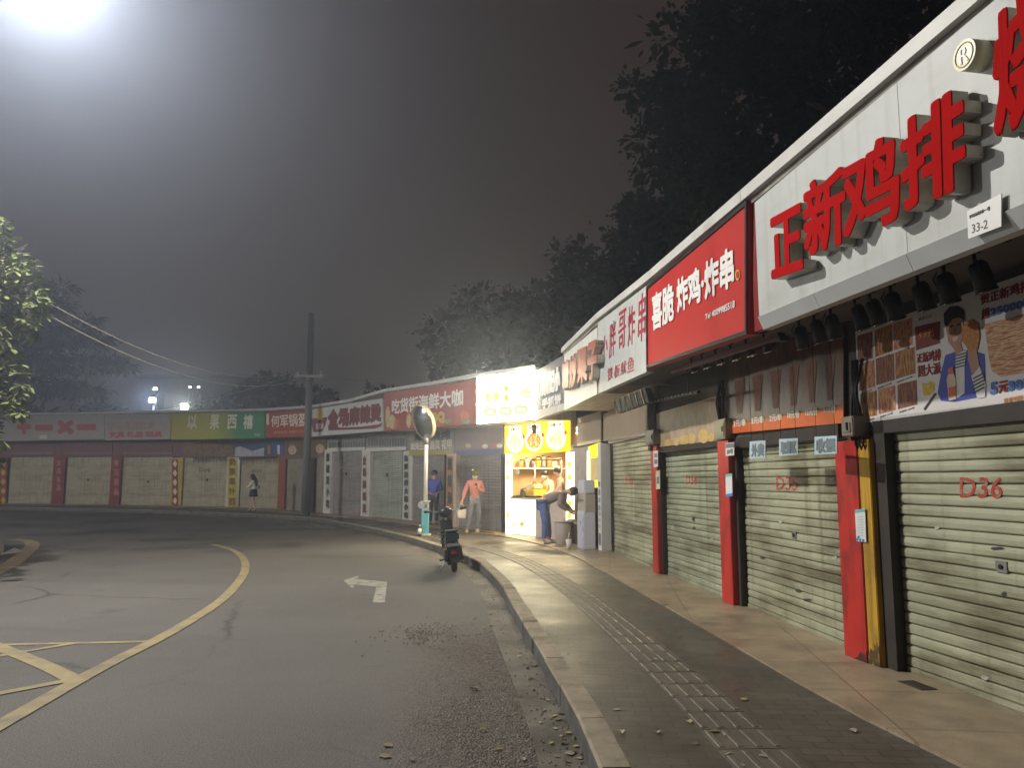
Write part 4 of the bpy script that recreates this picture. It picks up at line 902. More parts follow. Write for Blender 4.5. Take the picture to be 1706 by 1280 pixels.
# kitchen things on the counter and behind it
def small(name, label, cat, loc, build, group=None, turn=0):
    w = P6.world(loc[0], -loc[1], loc[2]); t = thing(name, label, cat, w, P6.rz + R(turn), group); build(t); return t
cw = M('white crockery', (.75, .72, .65), .4); ylw = M('yellow enamel', (.65, .42, .05), .4); stl2 = M('bright steel', (.6, .58, .52), .28, .8)
small('tray', 'flat dark tray at the left end of the stall counter', 'tray', (.48, .1, 1.112), lambda t: (MB().box(-.22, .22, -.12, .12, 0, .012).obj('base', black, t), MB().box(-.22, .22, -.125, -.11, .012, .035).box(-.22, .22, .11, .125, .012, .035).obj('rim', black, t)))
small('tray', 'long dark tray in the middle of the stall counter', 'tray', (1.3, .12, 1.112), lambda t: (MB().box(-.25, .25, -.1, .1, 0, .012).obj('base', black, t), MB().box(-.25, .25, -.105, -.09, .012, .045).box(-.25, .25, .09, .105, .012, .045).obj('rim', black, t)))
small('bottle_box', 'dark upright box beside the flat tray on the stall counter', 'box', (.85, .08, 1.112), lambda t: (MB().box(-.06, .06, -.05, .05, 0, .15).obj('body', M('dark green plastic', (.05, .1, .07), .5), t, bevel=.008), MB().box(-.03, .03, -.03, .03, .151, .19).obj('cap', black, t)))
small('fryer', 'yellow lit steamer with a glass lid behind the stall counter', 'steamer', (.95, .36, 1.112), lambda t: (MB().box(-.28, .28, -.2, .2, 0, .2).obj('body', ylw, t, bevel=.02), MB().box(-.2, .2, -.14, .14, .2, .33).obj('lid', M('cream enamel', (.7, .6, .3), .3), t, bevel=.03), MB().tube([(-.08, 0, .33), (-.06, 0, .38), (.06, 0, .38), (.08, 0, .33)], .012, 6).obj('handle', black, t)))
small('pot', 'dark round pot at the left behind the stall counter', 'pot', (.42, .42, 1.112), lambda t: (MB().tube([(0, 0, 0), (0, 0, .02), (0, 0, .2)], [.13, .15, .15], 18).obj('body', M('brown pot', (.1, .05, .03), .5), t), MB().ball((0, 0, .2), (.14, .14, .05), 16, 8).obj('lid', M('dark lid', (.12, .07, .05), .4), t)))
small('shelf', 'white wall shelf carrying jars on the inner wall of the stall', 'shelf', (.23, .9, 1.84), lambda t: (MB().box(-.75, .7, -.22, .09, 0, .03).obj('board', cw, t), MB().box(-.7, -.67, -.18, .09, -.14, 0).box(.62, .65, -.18, .09, -.14, 0).obj('bracket', steel, t)), turn=90)
jm = [M('amber jar', (.5, .3, .08), .3), cw, M('dark jar', (.12, .1, .12), .3), ylw, M('grey blue jar', (.3, .33, .4), .3)]
for k in range(7):
    h = rnd.uniform(.16, .32); m = jm[k % 5]; rr = rnd.uniform(.055, .085)
    small('jar', ['amber jar at the left end of the wall shelf', 'white squat jar second on the wall shelf', 'dark jar third on the wall shelf', 'yellow tin in the middle of the wall shelf', 'grey blue jar right of the yellow tin', 'amber jar second from the right on the wall shelf', 'white jar at the right end of the wall shelf'][k], 'jar', (.27, .36 + k * .17, 1.872),
          lambda t: (MB().tube([(0, 0, 0), (0, 0, h * .8), (0, 0, h)], [rr, rr, rr * .6], 14).obj('body', m, t), MB().tube([(0, 0, h), (0, 0, h + .03)], rr * .65, 14).obj('lid', black, t)), 'jars on the stall shelf')
small('serving_frame', 'thin steel hanging frame with tall uprights at the counter front', 'frame', (1.0, .55, 1.11), lambda t: (MB().tube([(-.35, 0, 0), (-.35, 0, .95)], .016, 8).obj('upright', stl2, t), MB().tube([(.95, 0, 0), (.95, 0, .95)], .016, 8).obj('upright', stl2, t), MB().tube([(-.4, 0, .95), (1.0, 0, .95)], .018, 8).obj('top_rail', M('dark rail', (.15, .08, .05), .4), t)))
small('ceiling_tube', 'bright tube lamp under the stall ceiling', 'lamp', (1.7, .9, 2.69), lambda t: (MB().box(-.6, .6, -.03, .03, .03, .055).obj('housing', cw, t), MB().tube([(-.58, 0, .01), (.58, 0, .01)], .016, 8).obj('tube', M('glowing tube', (1, .9, .7), .4, emit=14, emcol=(1, .86, .6), var=0), t)))
ld = bpy.data.lights.new('stall_light', 'AREA'); ld.shape = 'RECTANGLE'; ld.size = 1.2; ld.size_y = .2; ld.energy = STALL_LAMP_W; ld.color = (1, .76, .42)
lo = bpy.data.objects.new('stall_light', ld); COL.objects.link(lo); lo.location = P6.world(1.7, -.9, 2.66); lo.rotation_euler = (R(-28), 0, P6.rz)
# awning down-light on a cable
t = thing('down_light', 'black pendant down-light hanging below the canopy in front of the stall lightbox', 'lamp', P6.world(2.65, .62, 2.9), P6.rz)
MB().tube([(0, 0, -.08), (0, 0, -.02)], .012, 8).obj('stem', black, t); MB().tube([(0, 0, -.28), (0, 0, -.26), (0, 0, -.08)], [.045, .052, .052], 14).obj('can', black, t)

# ------------------------------------------------------------------ the gap beside the stall: gate, notice column, water dispenser, bins
P5 = B[5]
t = pthing(P5, 'folding_gate', 'grey folding gate of upright slats between the stall and the water dispenser', 'gate')
mb = MB()
for k in range(12):
    x = .08 + k * .1; mb.hexa([(x, .05, .17), (x + .05, .01, .17), (x + .1, .05, .17), (x + .05, .09, .17)], [(x, .05, 2.3), (x + .05, .01, 2.3), (x + .1, .05, 2.3), (x + .05, .09, 2.3)])
mb.obj('slats', M('warm grey slats', (.38, .33, .28), .5, var=.1), t); MB().box(.05, 1.3, -.02, .1, 2.3, 2.36).obj('top_track', steel, t)
t = pthing(P5, 'pillar_lightbox', 'small yellow glowing panel above the water dispenser', 'lightbox', 'glowing pillar panels')
plate(P5, t, 'panel', [(980, 745), (997, 738), (997, 812), (980, 814)], -.02, .06, lb_y); plate(P5, t, 'edge_strip', [(978, 752), (981, 751), (981, 812), (978, 813)], .0, .05, lb_w)
plate(P5, t, 'tan_print', [(984, 764), (996, 762), (996, 800), (984, 802)], -.014, .004, M('lit tan print', (.6, .45, .2), .5, emit=.25, var=0))
x0, x1 = P5.loc(1000, 850, .1)[0] - .13, P5.loc(1004, 850, .03)[0] + .12
t = pthing(P5, 'notice_column', 'white column covered with small dark printed notices left of the D33 shutter', 'column')
MB().box(x0, x1, -.1, .1, .165, 2.28).obj('shaft', jam_w, t)
for k, (z0, z1, c) in enumerate(((1.42, 1.52, (.1, .3, .25)), (1.25, 1.36, (.2, .22, .35)), (1.1, 1.2, (.25, .25, .4)), (.95, 1.05, (.22, .24, .36)), (.84, .92, (.3, .3, .4)), (.72, .8, (.35, .35, .42)), (.6, .68, (.4, .38, .45)), (.27, .5, (.13, .11, .2)))):
    MB().box(x0 + .04, x1 - .05, -.104, -.1005, z0, z1).obj('notice', M('notice print %d' % k, c, .6, var=.3, scale=30), t)
t = pthing(P5, 'water_dispenser', 'lavender white water dispenser standing by the notice column', 'dispenser')
xa, xb = 1.52, 1.97
dsp = M('lavender white enamel', (.55, .55, .62), .35, var=.03)
MB().box(xa, xb, -.36, -.12, .17, .92).obj('cabinet', dsp, t, bevel=.012)
MB().box(xa + .05, xb - .02, -.365, -.36, .22, .86).obj('door', M('lavender door', (.5, .5, .6), .3), t, bevel=.002)
MB().box(xa + .02, xb, -.33, -.12, .921, 1.27).obj('tap_bay', M('dispenser recess', (.42, .36, .3), .5), t)
for x in (xa + .12, xa + .22, xa + .32): MB().tube([(x, -.33, 1.15), (x, -.37, 1.14), (x, -.37, 1.1)], .013, 8).obj('tap', steel, t)
MB().box(xa + .02, xb, -.35, -.12, 1.271, 1.55).obj('tank', dsp, t, bevel=.02)
MB().tube([(xa - .05, -.3, .62), (xa - .05, -.3, .8), (xa - .03, -.3, 1.1)], .018, 8).obj('hose', cw, t)
binm = M('grey bin plastic', (.36, .31, .28), .55, var=.1)
def bin_(label, X, Y, r, h, m):
    t = thing('waste_bin', label, 'bin', (X, Y, .168), 0, 'grey waste bins by the stall')
    MB().tube([(0, 0, 0), (0, 0, .01), (0, 0, h - .03)], [r * .78, r * .8, r], 20).obj('bucket', m, t); MB().torus((0, 0, h - .02), (0, 0, 1), r + .005, .016, 24, 8).obj('rim', MATS['grey bin plastic'], t)
    MB().tube([(0, 0, h - .06), (0, 0, h - .055)], r * .92, 20).obj('bin_bag', black, t)
X, Y = gp(938, 907, .168); bin_('open grey waste bin nearest the bending customer', X, Y, .19, .5, binm)
X, Y = gp(962, 906, .168); bin_('grey waste bin next to the water dispenser', X, Y + .1, .2, .52, binm)
X, Y = gp(928, 899, .168); bin_('lower grey waste bin half hidden behind the legs of the bending customer', X + .05, Y + .25, .15, .42, M('dark bin plastic', (.25, .21, .19), .6))
X, Y = gp(947, 916, .168); t = thing('paper_cup', 'crumpled white paper cup standing on the tiles before the bins', 'cup', (X, Y, .168))
MB().tube([(0, 0, 0), (.01, 0, .1), (0, 0, .2)], [.035, .05, .058], 12).obj('cup', cw, t); MB().tube([(0, 0, .2), (.02, .01, .34)], .009, 8).obj('straw', cw, t)

# ------------------------------------------------------------------ small fittings under the near signs
def spot(label, i, x, z, aim, grp, bell=False, s=1.0):
    w = B[i].world(x, .5, z); t = thing('spotlight', label, 'spotlight', w, B[i].rz, grp)
    MB().box(-.03, .03, -.02, .02, -.018, -.002).obj('base_plate', black, t)
    MB().tube([(0, 0, -.018), (.0, 0, -.05), (aim * .01, .01, -.075)], .011 * s, 8).obj('arm', black, t)
    dx, dy = aim * .02, .05
    if bell:
        MB().tube([(aim * .008, .008, -.07), (dx * .5, dy * .4, -.1), (dx * .7, dy * .6, -.115), (dx, dy, -.17)], [.018, .024, .03, .046], 14).obj('housing', black, t)
        MB().torus((dx, dy, -.17), (dx, dy, -.12), .044, .007, 18, 6).obj('rim', chrome, t)
        MB().ball((dx * .98, dy * .95, -.165), (.034, .034, .02), 12, 6).obj('lens', chrome, t)
    else:
        MB().tube([(aim * .008, 0, -.065), (aim * .01, .01, -.085), (dx, dy, -.235)], [.034 * s, .05 * s, .058 * s], 16).obj('housing', black, t)
        MB().torus((dx, dy, -.235), (dx * .6, dy, -.15), .055 * s, .007, 18, 6).obj('rim', M('dark rim', (.12, .12, .12), .25, .8), t)
        MB().tube([(aim * .03, -.02, -.05), (aim * .06, -.03, -.09), (aim * .05, -.01, -.14)], .005, 6).obj('cable', black, t)
    return t
nth = ['nearest', 'second nearest', 'third nearest', 'fourth nearest', 'fifth nearest', 'sixth nearest', 'seventh nearest', 'eighth nearest', 'farthest']
for k, x in enumerate((1.88, 1.64, 1.41, 1.15, .93, .76, .46, .24, .02)):
    spot(f'black can spotlight under the big white sign, {nth[k]} of that row', 1, x, 2.828, rnd.choice((-1, 1, .5)), 'can spotlights under the white sign', False, 1.0 if k < 4 else .92)
t = pthing(B[1], 'conduit', 'black conduit above the can spotlights under the white sign', 'conduit'); MB().tube([(-.1, -.53, 2.815), (2.1, -.53, 2.815)], .012, 8).obj('pipe', black, t); MB().tube([(2.1, -.53, 2.815), (2.16, -.53, 2.815)], .02, 8).obj('end_cap', black, t)
for k, x in enumerate((2.14, 1.73, 1.34, .91, .48, .12)):
    spot(f'small bell shaped spotlight with a silver rim under the red sign, {nth[k] if k < 5 else "farthest"} of six', 2, x, 2.85 + .05 * (2.14 - x), rnd.choice((-1, 1)), 'bell spotlights under the red sign', True)
t = pthing(B[2], 'rail', 'dark red rail along the foot of the red sign', 'rail'); MB().slab(-.25, 2.7, -.62, -.56, 2.8, 2.69, 2.85, 2.735).obj('bar', M('dark red bar', (.12, .02, .02), .5), t); MB().box(2.66, 2.75, -.63, -.55, 2.66, 2.70).obj('end_bracket', black, t)
# flood lamps like black plates, and the bead light bar, under the white brush lettered sign
t = pthing(B[3], 'rail', 'pale rail holding six tilted black flood plates under the brush lettered sign', 'rail'); MB().box(-.3, 1.62, -.55, -.52, 2.79, 2.81).obj('bar', steel, t); MB().box(-.32, -.29, -.56, -.3, 2.79, 2.82).box(1.61, 1.64, -.56, -.3, 2.79, 2.82).obj('bracket', steel, t)
for k in range(6):
    x = -.18 + k * .31; w = B[3].world(x, .52, 2.785)
    t = thing('flood_lamp', f'black plate flood lamp under the brush lettered sign, {["leftmost", "second from the left", "third from the left", "fourth from the left", "fifth from the left", "rightmost"][k]} of six', 'flood lamp', w, B[3].rz, 'plate flood lamps under the brush lettered sign')
    MB().hexa([(-.11, -.03, -.2), (.11, -.03, -.2), (.11, .06, -.2), (-.11, .06, -.2)], [(-.11, -.08, -.01), (.11, -.08, -.01), (.11, .0, -.01), (-.11, .0, -.01)]).obj('housing', blackp, t, bevel=.006)
    MB().hexa([(-.115, -.04, -.21), (-.1, -.04, -.21), (-.1, -.03, -.21), (-.115, -.03, -.21)], [(-.115, -.095, -.005), (-.1, -.095, -.005), (-.1, -.08, -.005), (-.115, -.08, -.005)]).obj('bright_edge', stl2, t)
x0, z0 = B[3].loc(1064, 673, .4); x1, z1 = B[3].loc(1164, 651, .4)
t = pthing(B[3], 'light_bar', 'slim black light bar studded with pale bulbs under the flood plates', 'light bar')
MB().slab(x0, x1, -.42, -.38, z0 - .03, z1 - .03, z0, z1).obj('bar', black, t); MB().box(x0 + .2, x0 + .23, -.4, -.39, z0, 2.86).box(x1 - .4, x1 - .37, -.4, -.39, z1, 2.86).obj('hanger', black, t)
for k in range(18):
    a = (k + .5) / 18; MB().ball((x0 + (x1 - x0) * a, -.423, z0 + (z1 - z0) * a - .015), .011, 8, 6).obj('bulb', cream, t)
# electricity boxes and cable bundles
def meter(i, u0, u1, v0, v1, d, label, m):
    t = pthing(B[i], 'meter_box', label, 'meter box', 'meter boxes on the pillars')
    (x0, za), (x1, zb_) = B[i].loc(u0, v1, d), B[i].loc(u1, v0, d); x0, x1 = min(x0, x1), max(x0, x1); x1 = min(x1, x0 + .45)
    MB().box(x0, x1, -d, .0, za, zb_).obj('case', m, t, bevel=.008); MB().box(x0 + .03, x1 - .03, -d - .008, -d, za + .03, zb_ - .05).obj('door', m, t, bevel=.003)
    MB().box(x1 - .07, x1 - .055, -d - .018, -d - .008, (za + zb_) / 2 - .03, (za + zb_) / 2 + .03).obj('handle', black, t)
    for k in range(3):
        xx = x0 + .06 + .05 * k; MB().tube([(xx, -d * .5, za), (xx + .02, -d * .6, za - .06), (xx + .01, -d * .4, za - .12)], .008, 6).obj('cable', black, t)
    for k in range(5):
        xx = x0 + .03 + .03 * k; MB().tube([(xx, -d * .5, zb_), (xx + rnd.uniform(-.08, .08), -d * .6, zb_ + .2), (xx + rnd.uniform(-.05, .05), -.06, min(zb_ + .45, 2.75))], .012, 6).obj('cable', black, t)
meter(3, 1075, 1104, 712, 742, .14, 'dark grey meter box with cables beside the tan food poster', M('dark grey case', (.10, .085, .075), .5, var=.2))
meter(2, 1190, 1207, 697, 734, .12, 'olive metal meter box with a door left of the dark food poster', M('olive grey case', (.25, .24, .16), .45, .3, var=.15))
meter(1, 1402, 1420, 693, 728, .16, 'tan and grey meter box between the dark poster and the white poster', M('tan case', (.22, .19, .14), .5, var=.25))
# notices on the pillars
def notice(i, label, pts, m, d, extra=()):
    t = pthing(B[i], 'notice', label, 'notice', 'notices on the red pillars'); plate(B[i], t, 'sheet', pts, d, .004, m)
    for nm, p2, m2 in extra: plate(B[i], t, nm, p2, d + .002, .002, m2)
    return t
teal = M('teal print', (.15, .45, .42), .5); bl2 = M('notice blue', (.05, .2, .5), .5); paper = M('notice paper', (.68, .70, .70), .5, var=.04); gyp = M('grey print', (.15, .16, .17), .5)
t = notice(2, 'small white and grey number notice at the top of the D34 and D35 pillar', [(1208.5, 739), (1223, 737), (1223, 759), (1209, 760)], paper, .095, [('grey_header', [(1208.7, 740), (1223, 738), (1223, 746), (1208.8, 747)], gyp)])
words(B[2], t, '35号', [(1211, 749.5), (1221, 748.5), (1221, 756), (1211, 757)], .0955, gyp, .004, .001)
t = notice(2, 'tall white notice with a blue foot on the D34 and D35 pillar', [(1208.5, 791), (1219.5, 789), (1220, 827), (1209.5, 829)], paper, .095, [('teal_header', [(1208.5, 791), (1219.5, 789), (1219.5, 793.5), (1208.6, 795)], teal), ('blue_foot', [(1209.4, 824), (1220, 822), (1220, 827), (1209.5, 829)], bl2)])
t = notice(1, 'tall white notice with a teal header and blue foot on the red and yellow pillar', [(1424, 850), (1441, 848), (1443, 904), (1427, 902)], paper, .09, [('teal_header', [(1424, 850.5), (1441, 848.5), (1441, 853), (1424.3, 855)], teal)])
for k, (u, v) in enumerate(((1428, 899), (1433, 900), (1438, 901), (1430, 895))): disc(B[1], t, 'blue_mark', u, v, 1.8, 2.4, .0925, .002, bl2, 12)
for k in range(8): plate(B[1], t, 'text_line', [(1428, 862 + k * 4.4), (1438, 861 + k * 4.4), (1438, 862 + k * 4.4), (1428, 863 + k * 4.4)], .0925, .002, M('pale grey text', (.45, .5, .52), .6))
notice(3, 'small white sticker with grey print near the top of the D33 and D34 pillar', [(1088.5, 752), (1096, 751), (1096, 778), (1089, 779)], paper, .075, [('grey_print', [(1090, 756), (1095, 755.5), (1095, 762), (1090, 762.5)], gyp), ('grey_print', [(1090, 766), (1095, 765.5), (1095, 773), (1090, 773.5)], gyp)])
notice(3, 'cream sticker below the grey printed one on the D33 and D34 pillar', [(1092.5, 785), (1099, 784), (1099.5, 815), (1093, 816)], M('cream sticker', (.6, .55, .42), .5, var=.15), .075, [('grey_print', [(1094, 795), (1098, 794.5), (1098, 806), (1094, 806.5)], gyp)])
# three cards on threads before the D35 shutter
for k, (u0, u1, v0, v1, s) in enumerate(((1249, 1275, 735, 764, '外卖'), (1298, 1329, 731, 759, '取餐区'), (1357, 1394, 727, 757, '收银'))):
    t = pthing(B[2], 'hanging_card', ['pale blue hanging card at the left before the D35 shutter', 'pale blue hanging card in the middle before the D35 shutter', 'pale blue hanging card at the right before the D35 shutter'][k], 'card', 'pale blue hanging cards')
    plate(B[2], t, 'card', [(u0, v0 + 1), (u1, v0 - 1), (u1, v1 - 1), (u0, v1 + 1)], .3, .006, M('pale blue card', (.42, .56, .62), .4, var=.06))
    words(B[2], t, s, [(u0 + 3, v0 + 6), (u1 - 3, v0 + 4), (u1 - 3, v1 - 5), (u0 + 3, v1 - 3)], .301, M('card print', (.16, .2, .22), .5), .006, .002)
    for uu in (u0 + 3, u1 - 3):
        c = B[2].loc(uu, v0, .3); MB().tube([(c[0], -.3, c[1]), (c[0], -.3, 2.72)], .002, 5).obj('thread', black, t)
# drain plate and mat on the forecourt
X, Y = gp(1528, 1143, .168); t = thing('drain_plate', 'rusty square drain plate in the tiles before the D36 shutter', 'drain', (X, Y, .1685), B[1].rz)
MB().box(-.12, .12, -.06, .06, 0, .004).obj('plate', M('rusty plate', (.06, .045, .035), .7, var=.4), t)
mb = MB()
for k in range(5): mb.box(-.09 + k * .04, -.075 + k * .04, -.045, .045, .0041, .007)
mb.obj('grating_bar', M('rust bar', (.10, .07, .05), .7, var=.4), t)
t = thing('threshold_board', 'orange threshold board on the ground before the grey shutter by the stall', 'board', B[7].world(.3, .3, .168), B[7].rz); MB().box(0, 2.9, -.06, .1, 0, .035).obj('board', M('orange board', (.5, .3, .08), .5), t); MB().box(0, 2.9, -.07, -.061, 0, .03).obj('edge_strip', steel, t)

# ================================================================== PEOPLE: a joint graph grown into one smooth skin
def skin_obj(name, nodes, edges, mat, parent, sub=2, root=None):
    names = list(nodes); ix = {n: k for k, n in enumerate(names)}
    me = bpy.data.meshes.new(name); me.from_pydata([nodes[n][0] for n in names], [(ix[a], ix[b]) for a, b in edges], [])
    o = bpy.data.objects.new(name, me); COL.objects.link(o)
    o.modifiers.new('skin', 'SKIN'); sm = o.modifiers.new('sub', 'SUBSURF'); sm.levels = sm.render_levels = sub
    o.modifiers['skin'].use_smooth_shade = True
    for n in names:
        r = nodes[n][1]; r = r if isinstance(r, tuple) else (r, r); d = me.skin_vertices[0].data[ix[n]]; d.radius = r
        d.use_root = (n == (root or names[0]))
    m2 = bpy.data.meshes.new_from_object(o.evaluated_get(bpy.context.evaluated_depsgraph_get())); m2.materials.clear(); m2.materials.append(mat)
    bpy.data.objects.remove(o); bpy.data.meshes.remove(me)
    o = bpy.data.objects.new(name, m2); COL.objects.link(o); o.parent = parent; return o
RAD = dict(pelvis=.12, waist=.105, chest=.125, neckb=.06, neck=.05, head1=.07, head2=.088, head3=.055, shL=.05, shR=.05, elL=.04, elR=.04, wrL=.027, wrR=.027,
           hipL=.085, hipR=.085, knL=.058, knR=.058, anL=.038, anR=.038, toL=.03, toR=.03)
STAND = dict(pelvis=(0, 0, .90), waist=(0, 0, 1.06), chest=(0, .01, 1.25), neckb=(0, .01, 1.40), neck=(0, 0, 1.46), head1=(0, -.02, 1.52), head2=(0, -.02, 1.60), head3=(0, -.01, 1.68),
             shL=(-.17, .01, 1.36), shR=(.17, .01, 1.36), elL=(-.22, .02, 1.1), elR=(.22, .02, 1.1), wrL=(-.23, -.05, .87), wrR=(.23, -.05, .87),
             hipL=(-.09, 0, .86), hipR=(.09, 0, .86), knL=(-.1, -.02, .48), knR=(.1, -.02, .48), anL=(-.1, .03, .09), anR=(.1, .03, .09), toL=(-.115, -.12, .035), toR=(.115, -.12, .035))
EDG = [('pelvis', 'waist'), ('waist', 'chest'), ('chest', 'neckb'), ('neckb', 'neck'), ('neck', 'head1'), ('head1', 'head2'), ('head2', 'head3'), ('chest', 'shL'), ('shL', 'elL'), ('elL', 'wrL'), ('chest', 'shR'), ('shR', 'elR'), ('elR', 'wrR'),
       ('pelvis', 'hipL'), ('hipL', 'knL'), ('knL', 'anL'), ('anL', 'toL'), ('pelvis', 'hipR'), ('hipR', 'knR'), ('knR', 'anR'), ('anR', 'toR')]
def mskin(n, c): return M(n, c, .5, var=.05)
skin = mskin('skin', (.52, .33, .24)); hairm = M('black hair', (.015, .012, .01), .45, var=.3, scale=40)
def person(label, loc, rz, pose, scale=1.0, top=None, top_sleeve='wr', legs=None, skirt=None, shoes=None, hair='short', mask=None, cap=None, apron=None, vest=None, group=None):
    t = thing('person', label, 'person', loc, rz); t.scale = (scale,) * 3
    J = dict(STAND); J.update(pose); J = {k: Vector(p) for k, p in J.items()}; face = J.pop('face', None)
    nodes = {k: (J[k], RAD[k]) for k in J}; edges = list(EDG)
    up = (J['head3'] - J['head1']).normalized()
    for s in 'LR':                                                  # hands: palm, thumb from its side, four bent fingers
        w, e = J['wr' + s], J['el' + s]; d = (w - e).normalized(); side = d.cross(Vector((0, 1, 0.2)) if abs(d.y) < .9 else Vector((1, 0, 0))).normalized(); cu = d.cross(side).normalized()
        sg = -1 if s == 'L' else 1
        nodes['pa' + s] = (w + d * .055, (.034, .02)); edges.append(('wr' + s, 'pa' + s))
        for k, ln in enumerate((.062, .072, .068, .052)):
            a = w + d * .09 + side * (.03 - .02 * k) * sg; nodes[f'f{k}a{s}'] = (a, .0105); nodes[f'f{k}b{s}'] = (a + d * ln * .55 + cu * .012, .009); nodes[f'f{k}c{s}'] = (a + d * ln * .85 + cu * .035, .0075)
            edges += [('pa' + s, f'f{k}a{s}'), (f'f{k}a{s}', f'f{k}b{s}'), (f'f{k}b{s}', f'f{k}c{s}')]
        a = w + d * .035 + side * .038 * sg; nodes['t0' + s] = (a, .012); nodes['t1' + s] = (a + d * .035 + side * .015 * sg + cu * .01, .0095); edges += [('pa' + s, 't0' + s), ('t0' + s, 't1' + s)]
    fw = face or (J['toL'] + J['toR'] - J['anL'] - J['anR'])
    fw = (fw - up * fw.dot(up)).normalized(); rt = fw.cross(up).normalized()
    hc = J['head2']
    nodes['nose'] = (hc + fw * .092 - up * .015, .014); nodes['noset'] = (hc + fw * .108 - up * .028, .012); edges += [('head2', 'nose'), ('nose', 'noset')]
    for k, sg in (('earL', -1), ('earR', 1)): nodes[k] = (hc + rt * sg * .092 - up * .01, (.012, .022)); edges.append(('head2', k))
    b = skin_obj('body', nodes, edges, skin, t)
    mb = MB()
    for sg in (-1, 1): mb.ball(tuple(hc + fw * .083 + rt * sg * .033 + up * .012), .012, 8, 6)
    mb.obj('eyes', dark_t, b)
    MB().tube([tuple(hc + fw * .084 - rt * .022 - up * .058), tuple(hc + fw * .09 - up * .06), tuple(hc + fw * .084 + rt * .022 - up * .058)], .006, 6).obj('mouth', M('lips', (.35, .12, .1), .5), b)
    def cloth(name, ks, m, grow, sub=2, root='pelvis', extra=None):
        nd = {k: (J[k], RAD[k] + grow.get(k, grow['_'])) for k in ks}
        if extra: nd.update(extra)
        return skin_obj(name, nd, [e for e in EDG if e[0] in nd and e[1] in nd], m, t, sub, root)
    if top:
        ks = ['pelvis', 'waist', 'chest', 'neckb', 'shL', 'shR', 'elL', 'elR'] + (['wrL', 'wrR'] if top_sleeve == 'wr' else [])
        cloth('top', ks, top, {'_': .024, 'neckb': .004, 'wrL': .012, 'wrR': .012, 'pelvis': .012})
    if vest: cloth('vest', ['pelvis', 'waist', 'chest', 'shL', 'shR'], vest, {'_': .034, 'pelvis': .03})
    if legs: cloth('trousers', ['pelvis', 'hipL', 'hipR', 'knL', 'knR', 'anL', 'anR'], legs, {'_': .02, 'pelvis': .006, 'anL': .022, 'anR': .022})
    if skirt:
        c = J['pelvis']; MB().tube([c + Vector((0, 0, .12)), c, c + Vector((0, 0, -.22))], [.13, .165, .2], 18).obj('skirt', skirt, t)
    if shoes:
        for s in 'LR':
            a, o = J['an' + s], J['to' + s]; d = (o - a); d.z = 0; d.normalize(); h = Vector((a.x, a.y, .035)) - d * .03
            skin_obj('shoe', {'a': (a + Vector((0, 0, .0)), .045), 'h': (h, .042), 'm': (h + d * .11, .042), 't': (h + d * .2, .034)}, [('a', 'h'), ('h', 'm'), ('m', 't')], shoes, t, 1, 'h')
    if hair:
        hm = MB(); hm.ball(tuple(hc + up * .025 - fw * .022), (.105, .105, .1), 16, 10)
        if hair == 'long':
            hm.tube([hc + up * .03 - fw * .03, hc - up * .08 - fw * .08, hc - up * .25 - fw * .12, hc - up * .42 - fw * .12, hc - up * .48 - fw * .1], [.09, .09, .08, .055, .02], 14)
            for sg in (-1, 1): hm.tube([hc + rt * sg * .08 + up * .02, hc + rt * sg * .105 - up * .1 - fw * .03, hc + rt * sg * .1 - up * .3 - fw * .08], [.035, .035, .015], 10)
        if hair == 'bob': hm.tube([hc + up * .02 - fw * .03, hc - up * .08 - fw * .04, hc - up * .13 - fw * .03], [.1, .1, .05], 14)
        hm.obj('hair', hairm, t)
    if mask: MB().ball(tuple(hc + fw * .05 - up * .045), (.07, .07, .05), 14, 8).obj('face_mask', mask, t)
    if cap:
        c = MB().ball(tuple(hc + up * .05 - fw * .005), (.112, .115, .085), 16, 8).obj('cap', cap, t); MB().hexa([tuple(hc + fw * .08 + rt * s_ * .07 + up * .05) for s_ in (-1, 1)] + [tuple(hc + fw * .17 + rt * s_ * .05 + up * .03) for s_ in (1, -1)], [tuple(hc + fw * .08 + rt * s_ * .07 + up * .062) for s_ in (-1, 1)] + [tuple(hc + fw * .17 + rt * s_ * .05 + up * .042) for s_ in (1, -1)]).obj('peak', cap, c)
        MB().ball(tuple(hc + up * .12 + rt * .06), .035, 10, 8).obj('pompom', white, c)
    if apron:
        f2 = Vector((0, -1, 0)); P = J['chest']; Q = J['pelvis']; mb = MB()
        for s_ in range(6):
            x0, x1 = -.15 + .05 * s_, -.1 + .05 * s_; y = lambda x: -.155 + .06 * abs(x)
            mb.hexa([(x0, y(x0), Q.z - .3), (x1, y(x1), Q.z - .3), (x1, y(x1) + .012, Q.z - .3), (x0, y(x0) + .012, Q.z - .3)], [(x0, y(x0), P.z + .02), (x1, y(x1), P.z + .02), (x1, y(x1) + .012, P.z + .02), (x0, y(x0) + .012, P.z + .02)])
        mb.obj('apron', apron, t)
    return t, J
jean = M('grey jeans', (.2, .21, .24), .75, var=.2, scale=12, bump=1.0, bscale=16); bjean = M('blue jeans', (.10, .15, .36), .75, var=.2, scale=12, bump=1.0, bscale=16); dkt = M('dark trousers', (.04, .045, .06), .75, var=.2)
